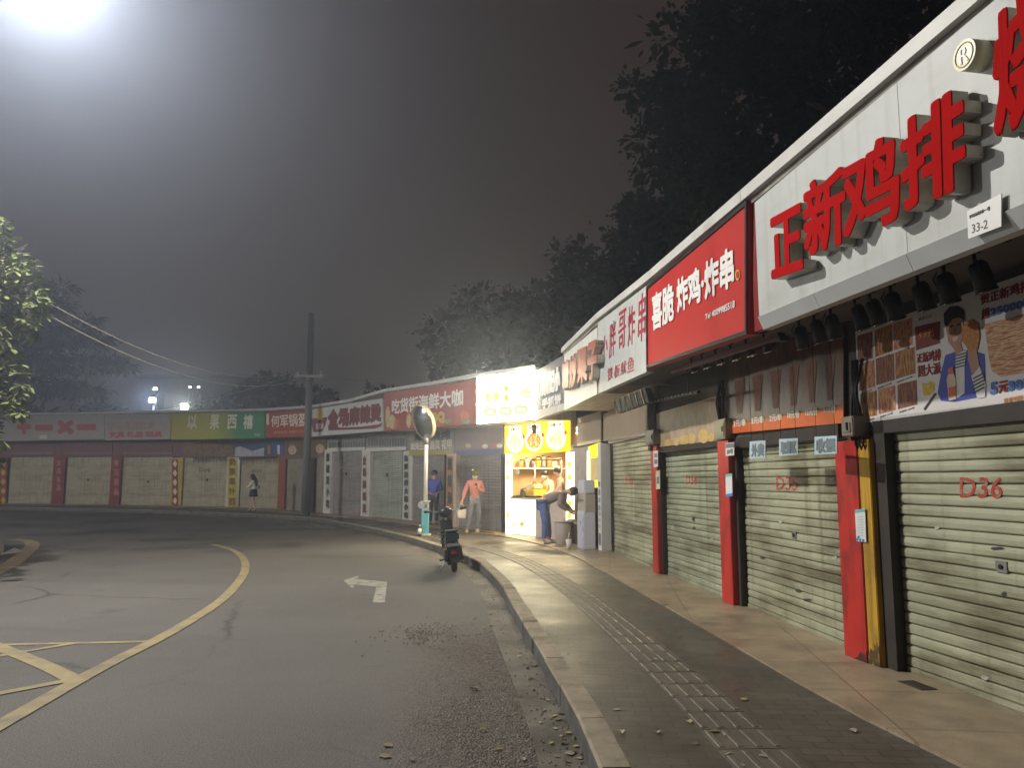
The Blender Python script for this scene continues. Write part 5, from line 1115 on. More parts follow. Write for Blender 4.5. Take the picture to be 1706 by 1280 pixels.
# pink hooded person, head bowed, one hand with a phone at the chest, the other carrying a bag
X, Y = gp(790, 888, .16)
t, J = person('person in pink hooded top looking down at a phone, white bag in hand', (X, Y, .16), R(8), dict(
    head1=(.0, -.05, 1.50), head2=(.0, -.085, 1.565), head3=(.0, -.11, 1.64), shL=(-.17, 0, 1.35), shR=(.17, 0, 1.35), elL=(-.26, .0, 1.11), wrL=(-.33, -.06, .87),
    elR=(.24, .0, 1.1), wrR=(.06, -.2, 1.2), knL=(-.13, -.03, .48), anL=(-.19, .02, .09), toL=(-.23, -.12, .035), knR=(.10, -.03, .48), anR=(.09, .02, .09), toR=(.1, -.13, .035)), .98,
    top=M('pink hoodie', (.62, .25, .2), .8, var=.1, scale=10, bump=1.0, bscale=16), legs=jean, shoes=M('yellow shoes', (.6, .48, .15), .6), hair='bob', mask=white, cap=M('olive knit cap', (.12, .11, .03), .8))
M4 = Matrix.Translation((X, Y, .16)) @ Matrix.Rotation(R(8), 4, 'Z') @ Matrix.Scale(.98, 4)
w = M4 @ Vector((-.35, -.07, .76)); b_ = thing('carrier_bag', 'white carrier bag hanging from the hand of the pink hooded person', 'bag', w)
MB().hexa([(-.1, -.06, -.36), (.1, -.06, -.36), (.1, .06, -.36), (-.1, .06, -.36)], [(-.12, -.04, -.12), (.12, -.04, -.12), (.12, .04, -.12), (-.12, .04, -.12)]).obj('sack', M('white film', (.62, .56, .5), .4, var=.12, bump=.5, bscale=25), b_, bevel=.02)
MB().tube([(-.09, 0, -.13), (-.03, 0, .0), (0, 0, .03), (.03, 0, 0), (.09, 0, -.13)], .008, 6).obj('handle', MATS['white film'], b_)
w = M4 @ Vector((.02, -.25, 1.26)); ph = thing('phone', 'dark phone held up by the pink hooded person', 'phone', w, R(8)); MB().box(-.036, .036, -.006, .006, -.07, .07).obj('case', black, ph, bevel=.004); MB().box(-.032, .032, .0062, .0075, -.065, .065).obj('screen', M('phone glass', (.2, .22, .26), .15), ph)
# man in blue, back turned, behind the mirror pole
X, Y = gp(722, 875, .16)
person('person in a bright blue jacket and dark trousers with back turned, behind the mirror pole', (X, Y, .16), R(172), dict(elL=(-.21, -.06, 1.1), wrL=(-.1, -.24, 1.08), elR=(.21, -.06, 1.1), wrR=(.12, -.24, 1.06), head1=(0, -.04, 1.51), head2=(0, -.06, 1.58), head3=(0, -.07, 1.66)), 1.0,
       top=M('blue jacket', (.05, .075, .42), .6, var=.1, bump=1.0, bscale=16), legs=dkt, shoes=black, hair='short')
# woman in white walking away to the left
X, Y = gp(421, 853, .16)
person('person with long black hair, white jacket, short dark skirt and bare legs', (X, Y, .16), R(258), dict(elL=(-.22, -.12, 1.14), wrL=(-.12, -.3, 1.22), elR=(.22, -.1, 1.12), wrR=(.14, -.28, 1.16), knL=(-.08, -.1, .48), anL=(-.08, -.2, .09), toL=(-.08, -.34, .035), knR=(.08, .05, .47), anR=(.08, .16, .1), toR=(.08, .02, .035), head1=(0, -.05, 1.51), head2=(0, -.08, 1.58), head3=(0, -.09, 1.66)), .97,
       top=M('white jacket', (.72, .70, .62), .7, var=.06, bump=1.0, bscale=16), skirt=M('dark skirt', (.02, .025, .018), .7), shoes=M('brown shoes', (.1, .04, .03), .5), hair='long')
# customer bending over towards the bins
X, Y = gp(913, 906, .168)
person('person in blue jeans and a dull mauve coat bending far forward beside the stall counter', (X, Y, .17), R(75), dict(
    pelvis=(0, .1, .88), waist=(0, -.04, .98), chest=(0, -.22, 1.07), neckb=(0, -.37, 1.12), neck=(0, -.42, 1.13), head1=(0, -.47, 1.13), head2=(0, -.55, 1.12), head3=(0, -.62, 1.11), face=Vector((0, -.3, -1)),
    shL=(-.17, -.34, 1.06), shR=(.17, -.34, 1.06), elL=(-.22, -.3, .84), elR=(.22, -.32, .86), wrL=(-.1, -.48, .72), wrR=(.1, -.5, .74), hipL=(-.09, .1, .84), hipR=(.09, .1, .84), knL=(-.11, .04, .47), anL=(-.14, .06, .09), toL=(-.15, -.09, .035), knR=(.1, .02, .47), anR=(.12, .0, .09), toR=(.13, -.15, .035)), 1.0,
    top=M('mauve coat', (.26, .21, .21), .8, var=.1, bump=1.0, bscale=16), legs=bjean, shoes=M('grey shoes', (.3, .3, .3), .6), hair='short')
# two sellers behind the counter
w = P6.world(P6.loc(911, 788, -.85)[0], -.85, .18)
person('seller with an orange apron and bowed head behind the stall counter', w, P6.rz + R(12), dict(head1=(0, -.05, 1.51), head2=(0, -.08, 1.57), head3=(0, -.1, 1.65), elL=(-.23, -.05, 1.1), wrL=(-.15, -.26, 1.0), elR=(.23, -.05, 1.1), wrR=(.12, -.26, 1.0)), .96,
       top=M('beige shirt', (.5, .36, .24), .7), legs=dkt, shoes=black, hair='short', apron=M('orange apron', (.75, .33, .02), .6, var=.08), mask=white)
w = P6.world(P6.loc(933, 787, -.62)[0], -.62, .18)
person('seller with dark waistcoat over a pale shirt at the right of the counter', w, P6.rz - R(35), dict(head1=(0, -.05, 1.51), head2=(0, -.07, 1.58), head3=(0, -.08, 1.66), elL=(-.23, -.04, 1.1), wrL=(-.2, -.28, 1.02), elR=(.23, -.04, 1.1), wrR=(.17, -.28, 1.02)), 1.0,
       top=M('pale brown shirt', (.5, .4, .33), .7), vest=M('dark waistcoat', (.1, .08, .09), .7), legs=dkt, shoes=black, hair='short')

# ================================================================== ELECTRIC SCOOTER parked at the kerb, seen from behind
X, Y = gp(757, 956, 0)
sc_ = thing('electric_scooter', 'dark electric scooter with a round left mirror parked at the kerb on its stand', 'scooter', (X + .02, Y, 0.0), R(9))
sc_.rotation_euler = (0, R(-6), R(9))
tyre = M('tyre rubber', (.02, .02, .02), .8, var=.2); scp = M('dark scooter paint', (.025, .028, .03), .3, .2); teal_s = M('dark teal plastic', (.012, .03, .03), .45); ltr = M('seat leather', (.02, .02, .02), .5, bump=.2)
lamp_r = M('red tail lens', (.25, .02, .02), .25); silver = M('silver trim', (.55, .56, .55), .3, .8)
for y, nm in ((0.2, 'rear'), (1.3, 'front')):
    w_ = MB().torus((0, y, .22), (1, 0, 0), .17, .05, 28, 8).obj('wheel', tyre, sc_); rm = MB().torus((0, y, .22), (1, 0, 0), .12, .014, 24, 6)
    for k in range(5):
        a = 2 * math.pi * k / 5; rm.tube([(0, y + .03 * math.cos(a), .22 + .03 * math.sin(a)), (0, y + .12 * math.cos(a), .22 + .12 * math.sin(a))], .014, 6)
    rm.obj('rim', silver, w_); MB().tube([(-.05, y, .22), (.05, y, .22)], .035, 12).obj('hub', steel, w_)
mb = MB(); prev = None
for k in range(9):
    a = R(20 + 17 * k); p = (.2 - .245 * math.cos(a) * 1.0, .22 + .255 * math.sin(a))
    if prev: mb.hexa([(-.07, prev[0], prev[1]), (.07, prev[0], prev[1]), (.07, p[0], p[1]), (-.07, p[0], p[1])], [(-.07, prev[0], prev[1] + .015), (.07, prev[0], prev[1] + .015), (.07, p[0], p[1] + .015), (-.07, p[0], p[1] + .015)])
    prev = p
md = mb.obj('rear_mudguard', scp, sc_)
MB().box(-.075, .075, -.085, -.06, .18, .42).obj('mud_flap', scp, sc_, bevel=.01)
MB().box(-.05, .05, -.1, -.086, .33, .38).obj('tail_light', lamp_r, sc_)
MB().box(-.11, .11, -.12, -.09, .455, .505).obj('silver_bar', silver, sc_, bevel=.008)
for s in (-1, 1):
    MB().tube([(s * .09, .2, .22), (s * .1, .25, .58)], [.022, .026], 10).tube([(s * .09, .22, .28), (s * .098, .25, .5)], .038, 10).obj('shock_absorber', silver if s > 0 else black, sc_)
    MB().ball((s * .13, -.07, .42), (.022, .016, .022), 10, 6).obj('turn_signal', M('amber lens', (.4, .16, .02), .3), sc_)
    MB().hexa([(s * .13 - .03, .02, .2), (s * .13 + .03, .02, .2), (s * .13 + .03, .55, .24), (s * .13 - .03, .55, .24)], [(s * .11 - .03, 0, .45), (s * .11 + .03, 0, .45), (s * .12 + .03, .55, .42), (s * .12 - .03, .55, .42)]).obj('side_panel', scp, sc_, bevel=.012)
    MB().tube([(s * .12, .5, .2), (s * .22, .5, .19)], .014, 8).obj('foot_peg', black, sc_)
MB().box(-.11, .11, -.08, .22, .53, .69).obj('rear_box', teal_s, sc_, bevel=.03); MB().box(-.113, .113, -.09, .23, .691, .715).obj('box_lid', teal_s, sc_, bevel=.012)
MB().box(-.12, .12, .24, .66, .57, .68).obj('seat', ltr, sc_, bevel=.04); MB().box(-.12, .12, .2, 1.0, .16, .24).obj('floor_board', scp, sc_, bevel=.02); MB().box(-.11, .11, .25, .62, .24, .56).obj('battery_case', scp, sc_, bevel=.02)
MB().hexa([(-.14, 1.0, .2), (.14, 1.0, .2), (.1, 1.12, .2), (-.1, 1.12, .2)], [(-.12, 1.1, .86), (.12, 1.1, .86), (.07, 1.18, .86), (-.07, 1.18, .86)]).obj('front_fairing', scp, sc_, bevel=.03)
MB().tube([(0, 1.3, .22), (0, 1.2, .6), (0, 1.1, .95)], .025, 10).obj('fork', silver, sc_); MB().tube([(-.1, 1.25, .42), (0, 1.33, .47), (.1, 1.25, .42)], .02, 8).obj('front_mudguard', scp, sc_)
MB().ball((0, 1.08, .97), (.13, .09, .1), 16, 10).obj('handlebar_cowl', scp, sc_); MB().ball((0, 1.16, .93), (.07, .04, .06), 12, 8).obj('headlight', silver, sc_)
hb = MB().tube([(-.36, .98, 1.02), (-.24, 1.06, 1.0), (0, 1.1, .97), (.24, 1.06, 1.0), (.36, .98, 1.02)], .014, 8).obj('handlebar', steel, sc_)
for s in (-1, 1):
    MB().tube([(s * .27, 1.045, 1.005), (s * .38, .97, 1.022)], .02, 10).obj('grip', black, hb); MB().tube([(s * .25, 1.08, 1.0), (s * .38, 1.03, 1.0)], .007, 6).obj('brake_lever', steel, hb)
mi = MB().tube([(-.25, 1.06, 1.01), (-.3, 1.07, 1.08), (-.40, 1.06, 1.13)], .007, 6).obj('mirror_stalk', steel, sc_); MB().tube([(-.42, 1.05, 1.15), (-.42, 1.07, 1.15)], .065, 18).obj('mirror_glass', M('pale mirror', (.7, .72, .7), .25, .3), mi); MB().tube([(-.42, 1.071, 1.15), (-.42, 1.09, 1.15)], .07, 18).obj('mirror_shell', black, mi)
MB().tube([(-.1, .42, .2), (-.24, .36, .01)], .014, 8).obj('kick_stand', steel, sc_)
for k in range(3): MB().tube([(-.13, .3 + .1 * k, .42 + .1 * k), (-.2, .26 + .1 * k, .44 + .1 * k), (-.19, .35 + .1 * k, .5 + .08 * k), (-.12, .38 + .1 * k, .48 + .1 * k)], .012, 6).obj('side_rail', steel, sc_)

# ================================================================== ROUND TRAFFIC MIRROR on a pole
X, Y = gp(708, 893, .15)
tm = thing('traffic_mirror', 'round traffic mirror on a white pole with a turquoise sleeve at the kerb', 'traffic mirror', (X, Y, .15))
pw = M('white pole paint', (.62, .6, .56), .45, var=.08, dirt=(.35, .3, .25), damt=.5, dscale=(4, 4, 1.5)); tq = M('turquoise sleeve', (.10, .36, .42), .5, var=.15, scale=6)
MB().tube([(0, 0, .84), (0, 0, 2.5)], .052, 14).obj('pole', pw, tm)
MB().box(-.14, .14, -.14, .14, 0, .05).obj('foot_plate', pw, tm, bevel=.01)
MB().box(-.088, .088, -.088, .088, .05, .64).obj('sleeve', tq, tm, bevel=.01); MB().box(-.085, .085, -.085, .085, .641, .84).obj('upper_sleeve', M('grey sleeve', (.42, .42, .40), .5), tm, bevel=.008)
MB().box(-.12, .12, -.12, .12, .841, .875).obj('collar', pw, tm, bevel=.008); MB().box(-.04, .05, -.094, -.089, .7, .78).obj('sticker', M('dark sticker', (.1, .1, .1), .5), tm)
dirn = Vector((-.74, -.60, -.30)).normalized(); c = Vector((-.10, 0.02, 2.87))
a = dirn.orthogonal().normalized(); a = (Vector((0, 0, 1)) - dirn * dirn.z).normalized(); b = dirn.cross(a)
RM = .44; mb = MB(); rings = []
for k in range(9):
    w = k / 8; rr = RM * w; h = .11 * (1 - w * w); rings.append([c + dirn * h + (a * math.cos(2 * math.pi * j / 36) + b * math.sin(2 * math.pi * j / 36)) * rr for j in range(36)])
for k in range(8):
    for j in range(36): mb.face([rings[k][j], rings[k + 1][j], rings[k + 1][(j + 1) % 36], rings[k][(j + 1) % 36]] if k else [rings[1][j], rings[1][(j + 1) % 36], c + dirn * .11], True)
gl = mb.obj('mirror_glass', M('convex mirror', (.62, .66, .64), .1, 1.0, var=.05), tm)
md = bmesh.new(); md.from_mesh(gl.data); bmesh.ops.remove_doubles(md, verts=md.verts, dist=1e-4); md.to_mesh(gl.data); md.free()
MB().torus(tuple(c), tuple(dirn), RM + .002, .014, 40, 8).obj('rim', M('rust stained orange rim', (.38, .30, .19), .55, var=.2, scale=6), tm)
mb = MB(); back = [[c - dirn * h + (a * math.cos(2 * math.pi * j / 36) + b * math.sin(2 * math.pi * j / 36)) * rr for j in range(36)] for rr, h in ((RM, .0), (RM * 1.01, .09), (RM * .75, .14), (.001, .16))]
for k in range(3):
    for j in range(36): mb.face([back[k][(j + 1) % 36], back[k + 1][(j + 1) % 36], back[k + 1][j], back[k][j]], True)
mb.obj('back_shell', M('dull orange back', (.36, .27, .17), .6), tm)
mb = MB()                                                           # short sun hood along the top of the rim
for k in range(-7, 7):
    w0, w1 = 2 * math.pi * k / 36, 2 * math.pi * (k + 1) / 36; f = lambda w, o: c + (a * math.cos(w) + b * math.sin(w)) * (RM + .018) + dirn * o
    mb.hexa([f(w0, -.03), f(w1, -.03), f(w1, .05), f(w0, .05)], [f(w0, -.03) + a * .008, f(w1, -.03) + a * .008, f(w1, .05) + a * .008, f(w0, .05) + a * .008])
mb.obj('sun_hood', MATS['rust stained orange rim'], tm)
MB().tube([(0, 0, 2.45), c - dirn * .13 - a * .2], .03, 8).tube([(0, 0, 2.3), (0, 0, 2.55)], .06, 12).obj('bracket', steel, tm)
X, Y = gp(699, 894, .15); t = thing('bottle', 'small pale plastic bottle beside the foot of the mirror pole', 'bottle', (X, Y, .152))
MB().tube([(0, 0, 0), (0, 0, .18), (0, 0, .23), (0, 0, .25)], [.045, .045, .02, .018], 12).obj('body', M('bottle dark', (.1, .1, .1), .3), t); MB().tube([(0, 0, .06), (0, 0, .19)], .047, 12).obj('wrapper', cw, t); MB().tube([(0, 0, .25), (0, 0, .28)], .022, 10).obj('cap', cw, t)

# ================================================================== UTILITY POLE, CABLES, STREET LAMP, FLOOD LIGHTS
conc = M('pole concrete', (.12, .125, .13), .8, var=.15, scale=2, dirt=(.06, .055, .05), damt=.6, dscale=(2, 2, .4))
PX, PY = -8.22, 31.4
t = thing('utility_pole', 'tall grey concrete utility pole with one crossarm in front of the far shops', 'pole', (PX, PY, .15))
hz = dp(513, 522, PY).z - .15; ca = dp(513, 628, PY).z - .15
MB().tube([(0, 0, 0), (0, 0, hz)], [.17, .115], 16).obj('shaft', conc, t)
MB().box(-.55, .62, -.2, -.14, ca - .05, ca + .05).obj('crossarm', steel, t)
for x in (-.45, .5): MB().tube([(x, -.17, ca + .05), (x, -.17, ca + .09), (x, -.17, ca + .12), (x, -.17, ca + .2)], [.03, .05, .03, .04], 10).obj('insulator', white, t)
MB().torus((0, 0, ca - .1), (0, 0, 1), .175, .02, 20, 6).obj('clamp_band', steel, t)
cab = M('aged grey cable', (.34, .33, .31), .6)
def cable(label, A, Bp, sag, r=.022):
    pts = [Vector(A).lerp(Vector(Bp), k / 30) - Vector((0, 0, sag * 4 * (k / 30) * (1 - k / 30))) for k in range(31)]
    return tag(MB().tube(pts, r, 6).obj('overhead_cable', cab), label, 'cable', 'overhead cables to the utility pole')
cable('upper of two overhead cables sagging from the leafy branch to the utility pole', dp(-60, 418, 13), (PX - .45, PY - .17, ca + .35), .95, .014)
cable('lower of two overhead cables sagging from the leafy branch to the utility pole', dp(-60, 440, 13), (PX - .1, PY - .2, ca + .1), 1.05, .014)
cable('thin overhead cable running from the utility pole over the shop roofs to the right', (PX + .5, PY - .17, ca + .2), (PX + 22, PY + 6, ca - .6), .5, .012)
cable('thin overhead cable from the utility pole to the left over the far roofs', (PX - .45, PY - .17, ca + .2), (PX - 25, PY + 22, ca + .5), .8, .012)

# street lamp: its head hangs just above the top left corner of the frame
def lamp_light(p, watts):
    l = bpy.data.lights.new('street_light', 'SPOT'); l.energy = watts; l.color = (1.0, .965, .89); l.shadow_soft_size = .12; l.spot_size = R(176); l.spot_blend = .12
    lo = bpy.data.objects.new('street_light', l); COL.objects.link(lo); lo.location = p
LP = dp(76, -56, 9.0)
t = thing('street_lamp', 'street lamp whose white head glares just above the top left corner', 'street lamp', (LP.x - 3.4, LP.y + .3, 0))
MB().tube([(0, 0, 0), (0, 0, .4), (0, 0, LP.z - .6), (.3, -.03, LP.z + .1), (1.2, -.1, LP.z + .28), (3.1, -.27, LP.z + .2)], [.1, .09, .06, .05, .045, .04], 12).obj('pole', steel, t)
MB().hexa([(3.05, -.42, LP.z + .1), (3.75, -.46, LP.z + .1), (3.75, -.14, LP.z + .1), (3.05, -.14, LP.z + .1)], [(3.1, -.36, LP.z + .22), (3.7, -.38, LP.z + .2), (3.7, -.2, LP.z + .2), (3.1, -.2, LP.z + .22)]).obj('lamp_head', steel, t)
MB().box(3.15, 3.65, -.4, -.2, LP.z + .085, LP.z + .098).obj('lens', M('glowing lens', (1, 1, 1), .4, emit=40, emcol=(.86, .92, 1), var=0), t)
lamp_light((LP.x, LP.y, LP.z - .02), STREET_LAMP_W)
t2 = copy_tree(t); t2.location = (-37, 15, 0); tag(t2, 'street lamp further left along the road, past the left frame edge')
lamp_light((-33.6, 14.7, LP.z - .02), STREET_LAMP_W * 3.4)

# flood lights on masts far behind the row
fl_b = M('cold flood lens', (1, 1, 1), .4, emit=60, emcol=(.75, .85, 1), var=0); fl_y = M('warm flood lens', (1, 1, 1), .4, emit=45, emcol=(1, .97, .75), var=0)
def flood(label, u, v, Y, size, lens, four=False, watts=0, col=(1, 1, 1)):
    p = dp(u, v, Y); t = thing('floodlight', label, 'floodlight', (p.x, p.y, 0), 0, 'lit floodlights behind the far shops')
    MB().tube([(0, .3, 0), (0, .3, p.z + .3)], [.14, .09], 10).obj('mast', M('dark mast', (.06, .06, .06), .6), t)
    MB().box(-size * .6, size * .6, .0, .2, p.z - size * .5, p.z + size * .5).obj('housing', black, t, bevel=.03)
    if four:
        for sx_ in (-1, 1):
            for sz in (-1, 1): MB().tube([(sx_ * size * .28, -.03, p.z + sz * size * .24), (sx_ * size * .28, -.002, p.z + sz * size * .24)], size * .15, 14).obj('lens', lens, t)
    else: MB().hexa([(-size * .5, -.03, p.z - size * .28), (size * .5, -.03, p.z - size * .28), (size * .5, -.005, p.z - size * .28), (-size * .5, -.005, p.z - size * .28)], [(-size * .4, -.05, p.z + size * .28), (size * .4, -.05, p.z + size * .28), (size * .4, -.005, p.z + size * .28), (-size * .4, -.005, p.z + size * .28)]).obj('lens', lens, t)
    if watts:
        l = bpy.data.lights.new('flood_beam', 'POINT'); l.energy = watts; l.color = col; l.shadow_soft_size = .2
        lo = bpy.data.objects.new('flood_beam', l); COL.objects.link(lo); lo.location = (p.x, p.y - .35, p.z)
flood('cold white floodlight, lower of the bright pair left of the green sign', 254, 667, 62, .55, fl_b, False, 600, (.75, .85, 1))
flood('small cold floodlight just above the bright cold one', 259, 648, 66, .42, M('dim cold lens', (1, 1, 1), .4, emit=8, emcol=(.75, .85, 1), var=0))
flood('yellowish four lens floodlight above the left end of the green sign', 307, 677.5, 54, .5, fl_y, True, 900, (1, .96, .7))
for u, v, n in ((317, 645, 'tiny warm floodlight, left of the pair above the four lens one'), (331, 645, 'tiny warm floodlight, right of the pair above the four lens one'), (246, 689, 'tiny white floodlight low behind the faded grey sign')):
    flood(n, u, v, 70, .2, M('small lens', (1, 1, 1), .4, emit=25, emcol=(1, .95, .85), var=0))
# dim building behind the floodlights
t = thing('building', 'dim pale building behind the floodlights beyond the far shops', 'building', (-36, 88, 0)); bw_ = M('pale render', (.4, .4, .36), .8)
MB().box(-6, 8, 0, 10, 0, 13).obj('wall', bw_, t); MB().box(-6.3, 8.3, -.3, 10.3, 13.002, 13.4).obj('roof', roofm, t)
for k in range(5):
    for j in range(3): MB().box(-4.8 + 2.6 * k, -3.4 + 2.6 * k, -.06, -.003, 2.5 + 3.5 * j, 4.2 + 3.5 * j).obj('window', M('dark panes', (.03, .035, .04), .2), t)

# ================================================================== TREES
bark = M('bark', (.09, .07, .05), .9, var=.35, scale=6, bump=.6, bscale=12)
def leaf_mat(name, c, var=.35):
    return M(name, c, .85, var=var, scale=1.3, spec=.05)
lf_d = leaf_mat('dark leaves', (.04, .05, .022)); lf_e = leaf_mat('blackish leaves', (.03, .04, .022)); lf_f = leaf_mat('feathery leaves', (.03, .04, .028))
def branch(mb, p, d, L, r, depth, q, tips, spread=.7, up=.12):
    pts = [p]; n = 4
    for k in range(n):
        d = (d + Vector((q.uniform(-.18, .18), q.uniform(-.18, .18), q.uniform(-.08, .14) + up * .3))).normalized(); pts.append(pts[-1] + d * L / n)
    mb.tube(pts, [r * (1 - .45 * k / n) for k in range(n + 1)], 7 if depth > 1 else 5)
    if depth == 0: tips.append(pts[-1]); return
    for k in range(q.choice((2, 3, 3))):
        a = q.uniform(0, 6.28); o = d.orthogonal().normalized(); s = d.cross(o)
        branch(mb, pts[q.choice((-1, -1, -2))], (d + (o * math.cos(a) + s * math.sin(a)) * spread + Vector((0, 0, up))).normalized(), L * q.uniform(.6, .85), r * .55, depth - 1, q, tips, spread, up)
def tree(label, loc, h, crown, seed, mat, n=5200, leaf=.26, flat=1.0, layered=False, trunk_r=.25, clumps=70, name='tree', group='dark trees behind the shops'):
    """crown: (centre height, horizontal radius, vertical radius)"""
    q = random.Random(seed); t = thing(name, label, 'tree', loc, 0, group)
    mb = MB(); tips = []; cz, cr_, cv = crown
    trunk_h = max(cz - cv * .6, h * .25)
    mb.tube([(0, 0, -.1), (q.uniform(-.1, .1), q.uniform(-.1, .1), trunk_h * .5), (0, 0, trunk_h)], [trunk_r * 1.25, trunk_r, trunk_r * .8], 10)
    for k in range(5):
        a = 6.28 * k / 5 + q.uniform(-.3, .3); branch(mb, Vector((0, 0, trunk_h * q.uniform(.8, 1))), Vector((math.cos(a), math.sin(a), .8)).normalized(), cr_ * .55, trunk_r * .5, 2, q, tips)
    mb.tube([(0, 0, trunk_h), (.1, .1, cz), (0, 0, cz + cv * .6)], [trunk_r * .7, trunk_r * .4, .04], 8)
    mb.obj('trunk', bark, t)
    cl = []
    for k in range(clumps):
        while True:
            p = Vector((q.uniform(-1, 1), q.uniform(-1, 1), q.uniform(-1, 1)))
            if .25 < p.length < 1: break
        p = p * (q.uniform(.75, 1.08)); z = p.z * cv
        if layered: z = round(z / (cv * .28)) * cv * .28 + q.uniform(-.1, .1)
        cl.append((Vector((p.x * cr_, p.y * cr_, cz + z)), q.uniform(.12, .26) * cr_))
    c = MB()
    for k in range(n):
        p, r_ = cl[q.randrange(len(cl))]
        o = Vector((q.gauss(0, .42), q.gauss(0, .42), q.gauss(0, .42 if not layered else .1))) * r_; s = leaf * q.uniform(.6, 1.3)
        if k % 4 == 0 and not layered: o *= .55; s *= 2.3
        d = (o.normalized() if o.length > 1e-4 else Vector((1, 0, 0))) + Vector((q.uniform(-.6, .6), q.uniform(-.6, .6), q.uniform(-.8, .2))); d.normalize()
        w = d.cross(Vector((q.uniform(-1, 1), q.uniform(-1, 1), 1.2))).normalized() * s * (.28 if not layered else .16); a = p + o; e = a + d * s * (1 if not layered else 1.5); m_ = a + d * s * .5
        c.face([a, m_ - w, e, m_ + w])
    c.obj('crown', mat, t)
    return t
tree('tallest dark tree rising out of the frame behind the red sign', (5.6, 17.5, 0), 16, (9.6, 3.1, 5.6), 3, lf_d, 20000, .17, clumps=150)
tree('huge dark tree behind the big white sign at the right frame edge', (9.6, 15.5, 0), 18, (11, 4.6, 6.5), 5, lf_e, 20000, .19, clumps=150, trunk_r=.35)
tree('rounded dark tree between the tallest tree and the brush lettered sign', (4.9, 24, 0), 12, (7.8, 2.4, 3.2), 8, lf_d, 11000, .19, clumps=100)
tree('broad dark tree behind the chestnut sign', (3.6, 32, 0), 12, (8.4, 3.3, 2.9), 11, lf_d, 10000, .24, clumps=100)
tree('low spreading dark tree above the glowing sign', (-.6, 41, 0), 12, (8.8, 4.2, 2.6), 14, lf_e, 10000, .27, clumps=100)
tree('small dark tree top peeking over the seafood sign', (-8.2, 47, 0), 8, (5.9, 1.3, 1.4), 17, lf_e, 2200, .25, clumps=26, trunk_r=.15)
tree('bushy dark tree behind the utility pole, left of its crossarm', (-15.7, 50, 0), 9, (6.3, 2.5, 2.3), 20, lf_e, 5000, .3, trunk_r=.2)
tree('small bushy dark tree just right of the utility pole top', (-12.6, 51, 0), 8, (6.0, 1.4, 1.6), 22, lf_e, 2600, .28, clumps=30, trunk_r=.15)
tree('tall feathery layered dark tree at the left behind the far shops', (-33, 53, 0), 17, (9.7, 5.7, 6.6), 25, lf_f, 16000, .5, layered=True, clumps=110, trunk_r=.4)
tree('low dark shrub tree at the foot of the feathery tree', (-29.4, 56, 0), 7, (5.6, 2.0, 1.5), 28, lf_e, 2600, .28, clumps=30, trunk_r=.15)
tree('faint low tree behind the left half of the green sign', (-20.5, 53, 0), 8, (5.4, 1.7, 1.5), 31, lf_e, 2600, .28, clumps=30, trunk_r=.15)

# the lamp-lit leafy branches at the left edge: broad leaves in whorls at the twig tips
q = random.Random(41); TX, TY = -9.9, 12.6
lt = thing('broadleaf_tree', 'broadleaf tree reaching in at the left edge, its leaves lit pale green by the lamp', 'tree', (TX, TY, 0))
mb = MB(); lv = MB()
mb.tube([(0, 0, 0), (.1, 0, 1.6), (0, .1, 3.2), (.2, 0, 4.6)], [.2, .16, .12, .07], 10)
tipl = []
def px_at(u, v, dY=0): p = dp(u, v, 12.2 + dY); return p - Vector((TX, TY, 0))
spots = []
def inside(u, v):
    edge = [(365, 14), (395, 30), (415, 12), (430, 62), (460, 66), (485, 86), (520, 88), (535, 70), (560, 66), (575, 30), (595, 38), (615, 52), (640, 48), (670, 52), (690, 44), (715, 30), (745, 14), (770, 0)]
    for (va, ua), (vb, ub) in zip(edge, edge[1:]):
        if va <= v <= vb: return u < ua + (ub - ua) * (v - va) / (vb - va) - 6
    return False
while len(spots) < 760:
    u, v = q.uniform(-150, 86), q.uniform(366, 768)
    if inside(u, v) and (q.random() < .8 or v < 600): spots.append((u, v, q.uniform(-.9, .9) * (1 if u < 40 else .4)))
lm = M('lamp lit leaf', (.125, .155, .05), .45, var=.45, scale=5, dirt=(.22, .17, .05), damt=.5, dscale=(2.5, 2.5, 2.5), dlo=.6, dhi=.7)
_b = lm.node_tree.nodes['Principled BSDF']
def leaf_face(mbx, a, d, n, L, W):
    s = d.cross(n).normalized(); f = [a, a + d * L * .3 + s * W * .8 + n * .008, a + d * L * .68 + s * W + n * .004, a + d * L - n * .02]
    mbx.face([f[0], f[1], f[2], f[3], a + d * L * .5 - n * .006], True)
    mbx.face([a, a + d * L * .5 - n * .006, f[3], a + d * L * .68 - s * W + n * .004, a + d * L * .3 - s * W * .8 + n * .008], True)
hubs = [px_at(-40, 450), px_at(-30, 540), px_at(-60, 630), px_at(-50, 720), px_at(10, 500, .2)]
for h_ in hubs: mb.tube([(.1, 0, max(.8, h_.z - 1.2)), (h_ * .6) + Vector((0, 0, .5)) * 0 + Vector((0, 0, h_.z * .3)), h_], [.06, .045, .025], 7)
for u, v, dY in spots:
    c0 = px_at(u, v, dY); hb_ = min(hubs, key=lambda h_: (h_ - c0).length)
    mb.tube([hb_, hb_.lerp(c0, .55) + Vector((q.uniform(-.06, .06), q.uniform(-.06, .06), .05)), c0], [.014, .01, .006], 5)
    ax = (c0 - hb_).normalized() if (c0 - hb_).length > .01 else Vector((1, 0, 0))
    for k in range(q.randint(5, 8)):
        a = q.uniform(0, 6.28); d = Vector((math.cos(a) * .8, math.sin(a) * .8, q.uniform(-.75, .15))) + ax * .5; d.normalize()
        n = (Vector((q.uniform(-.4, .4), q.uniform(-.4, .4), 1)) - d * .2); n = (n - d * n.dot(d)).normalized(); L = q.uniform(.12, .21)
        leaf_face(lv, c0 + d * .01, d, n, L, L * .24)
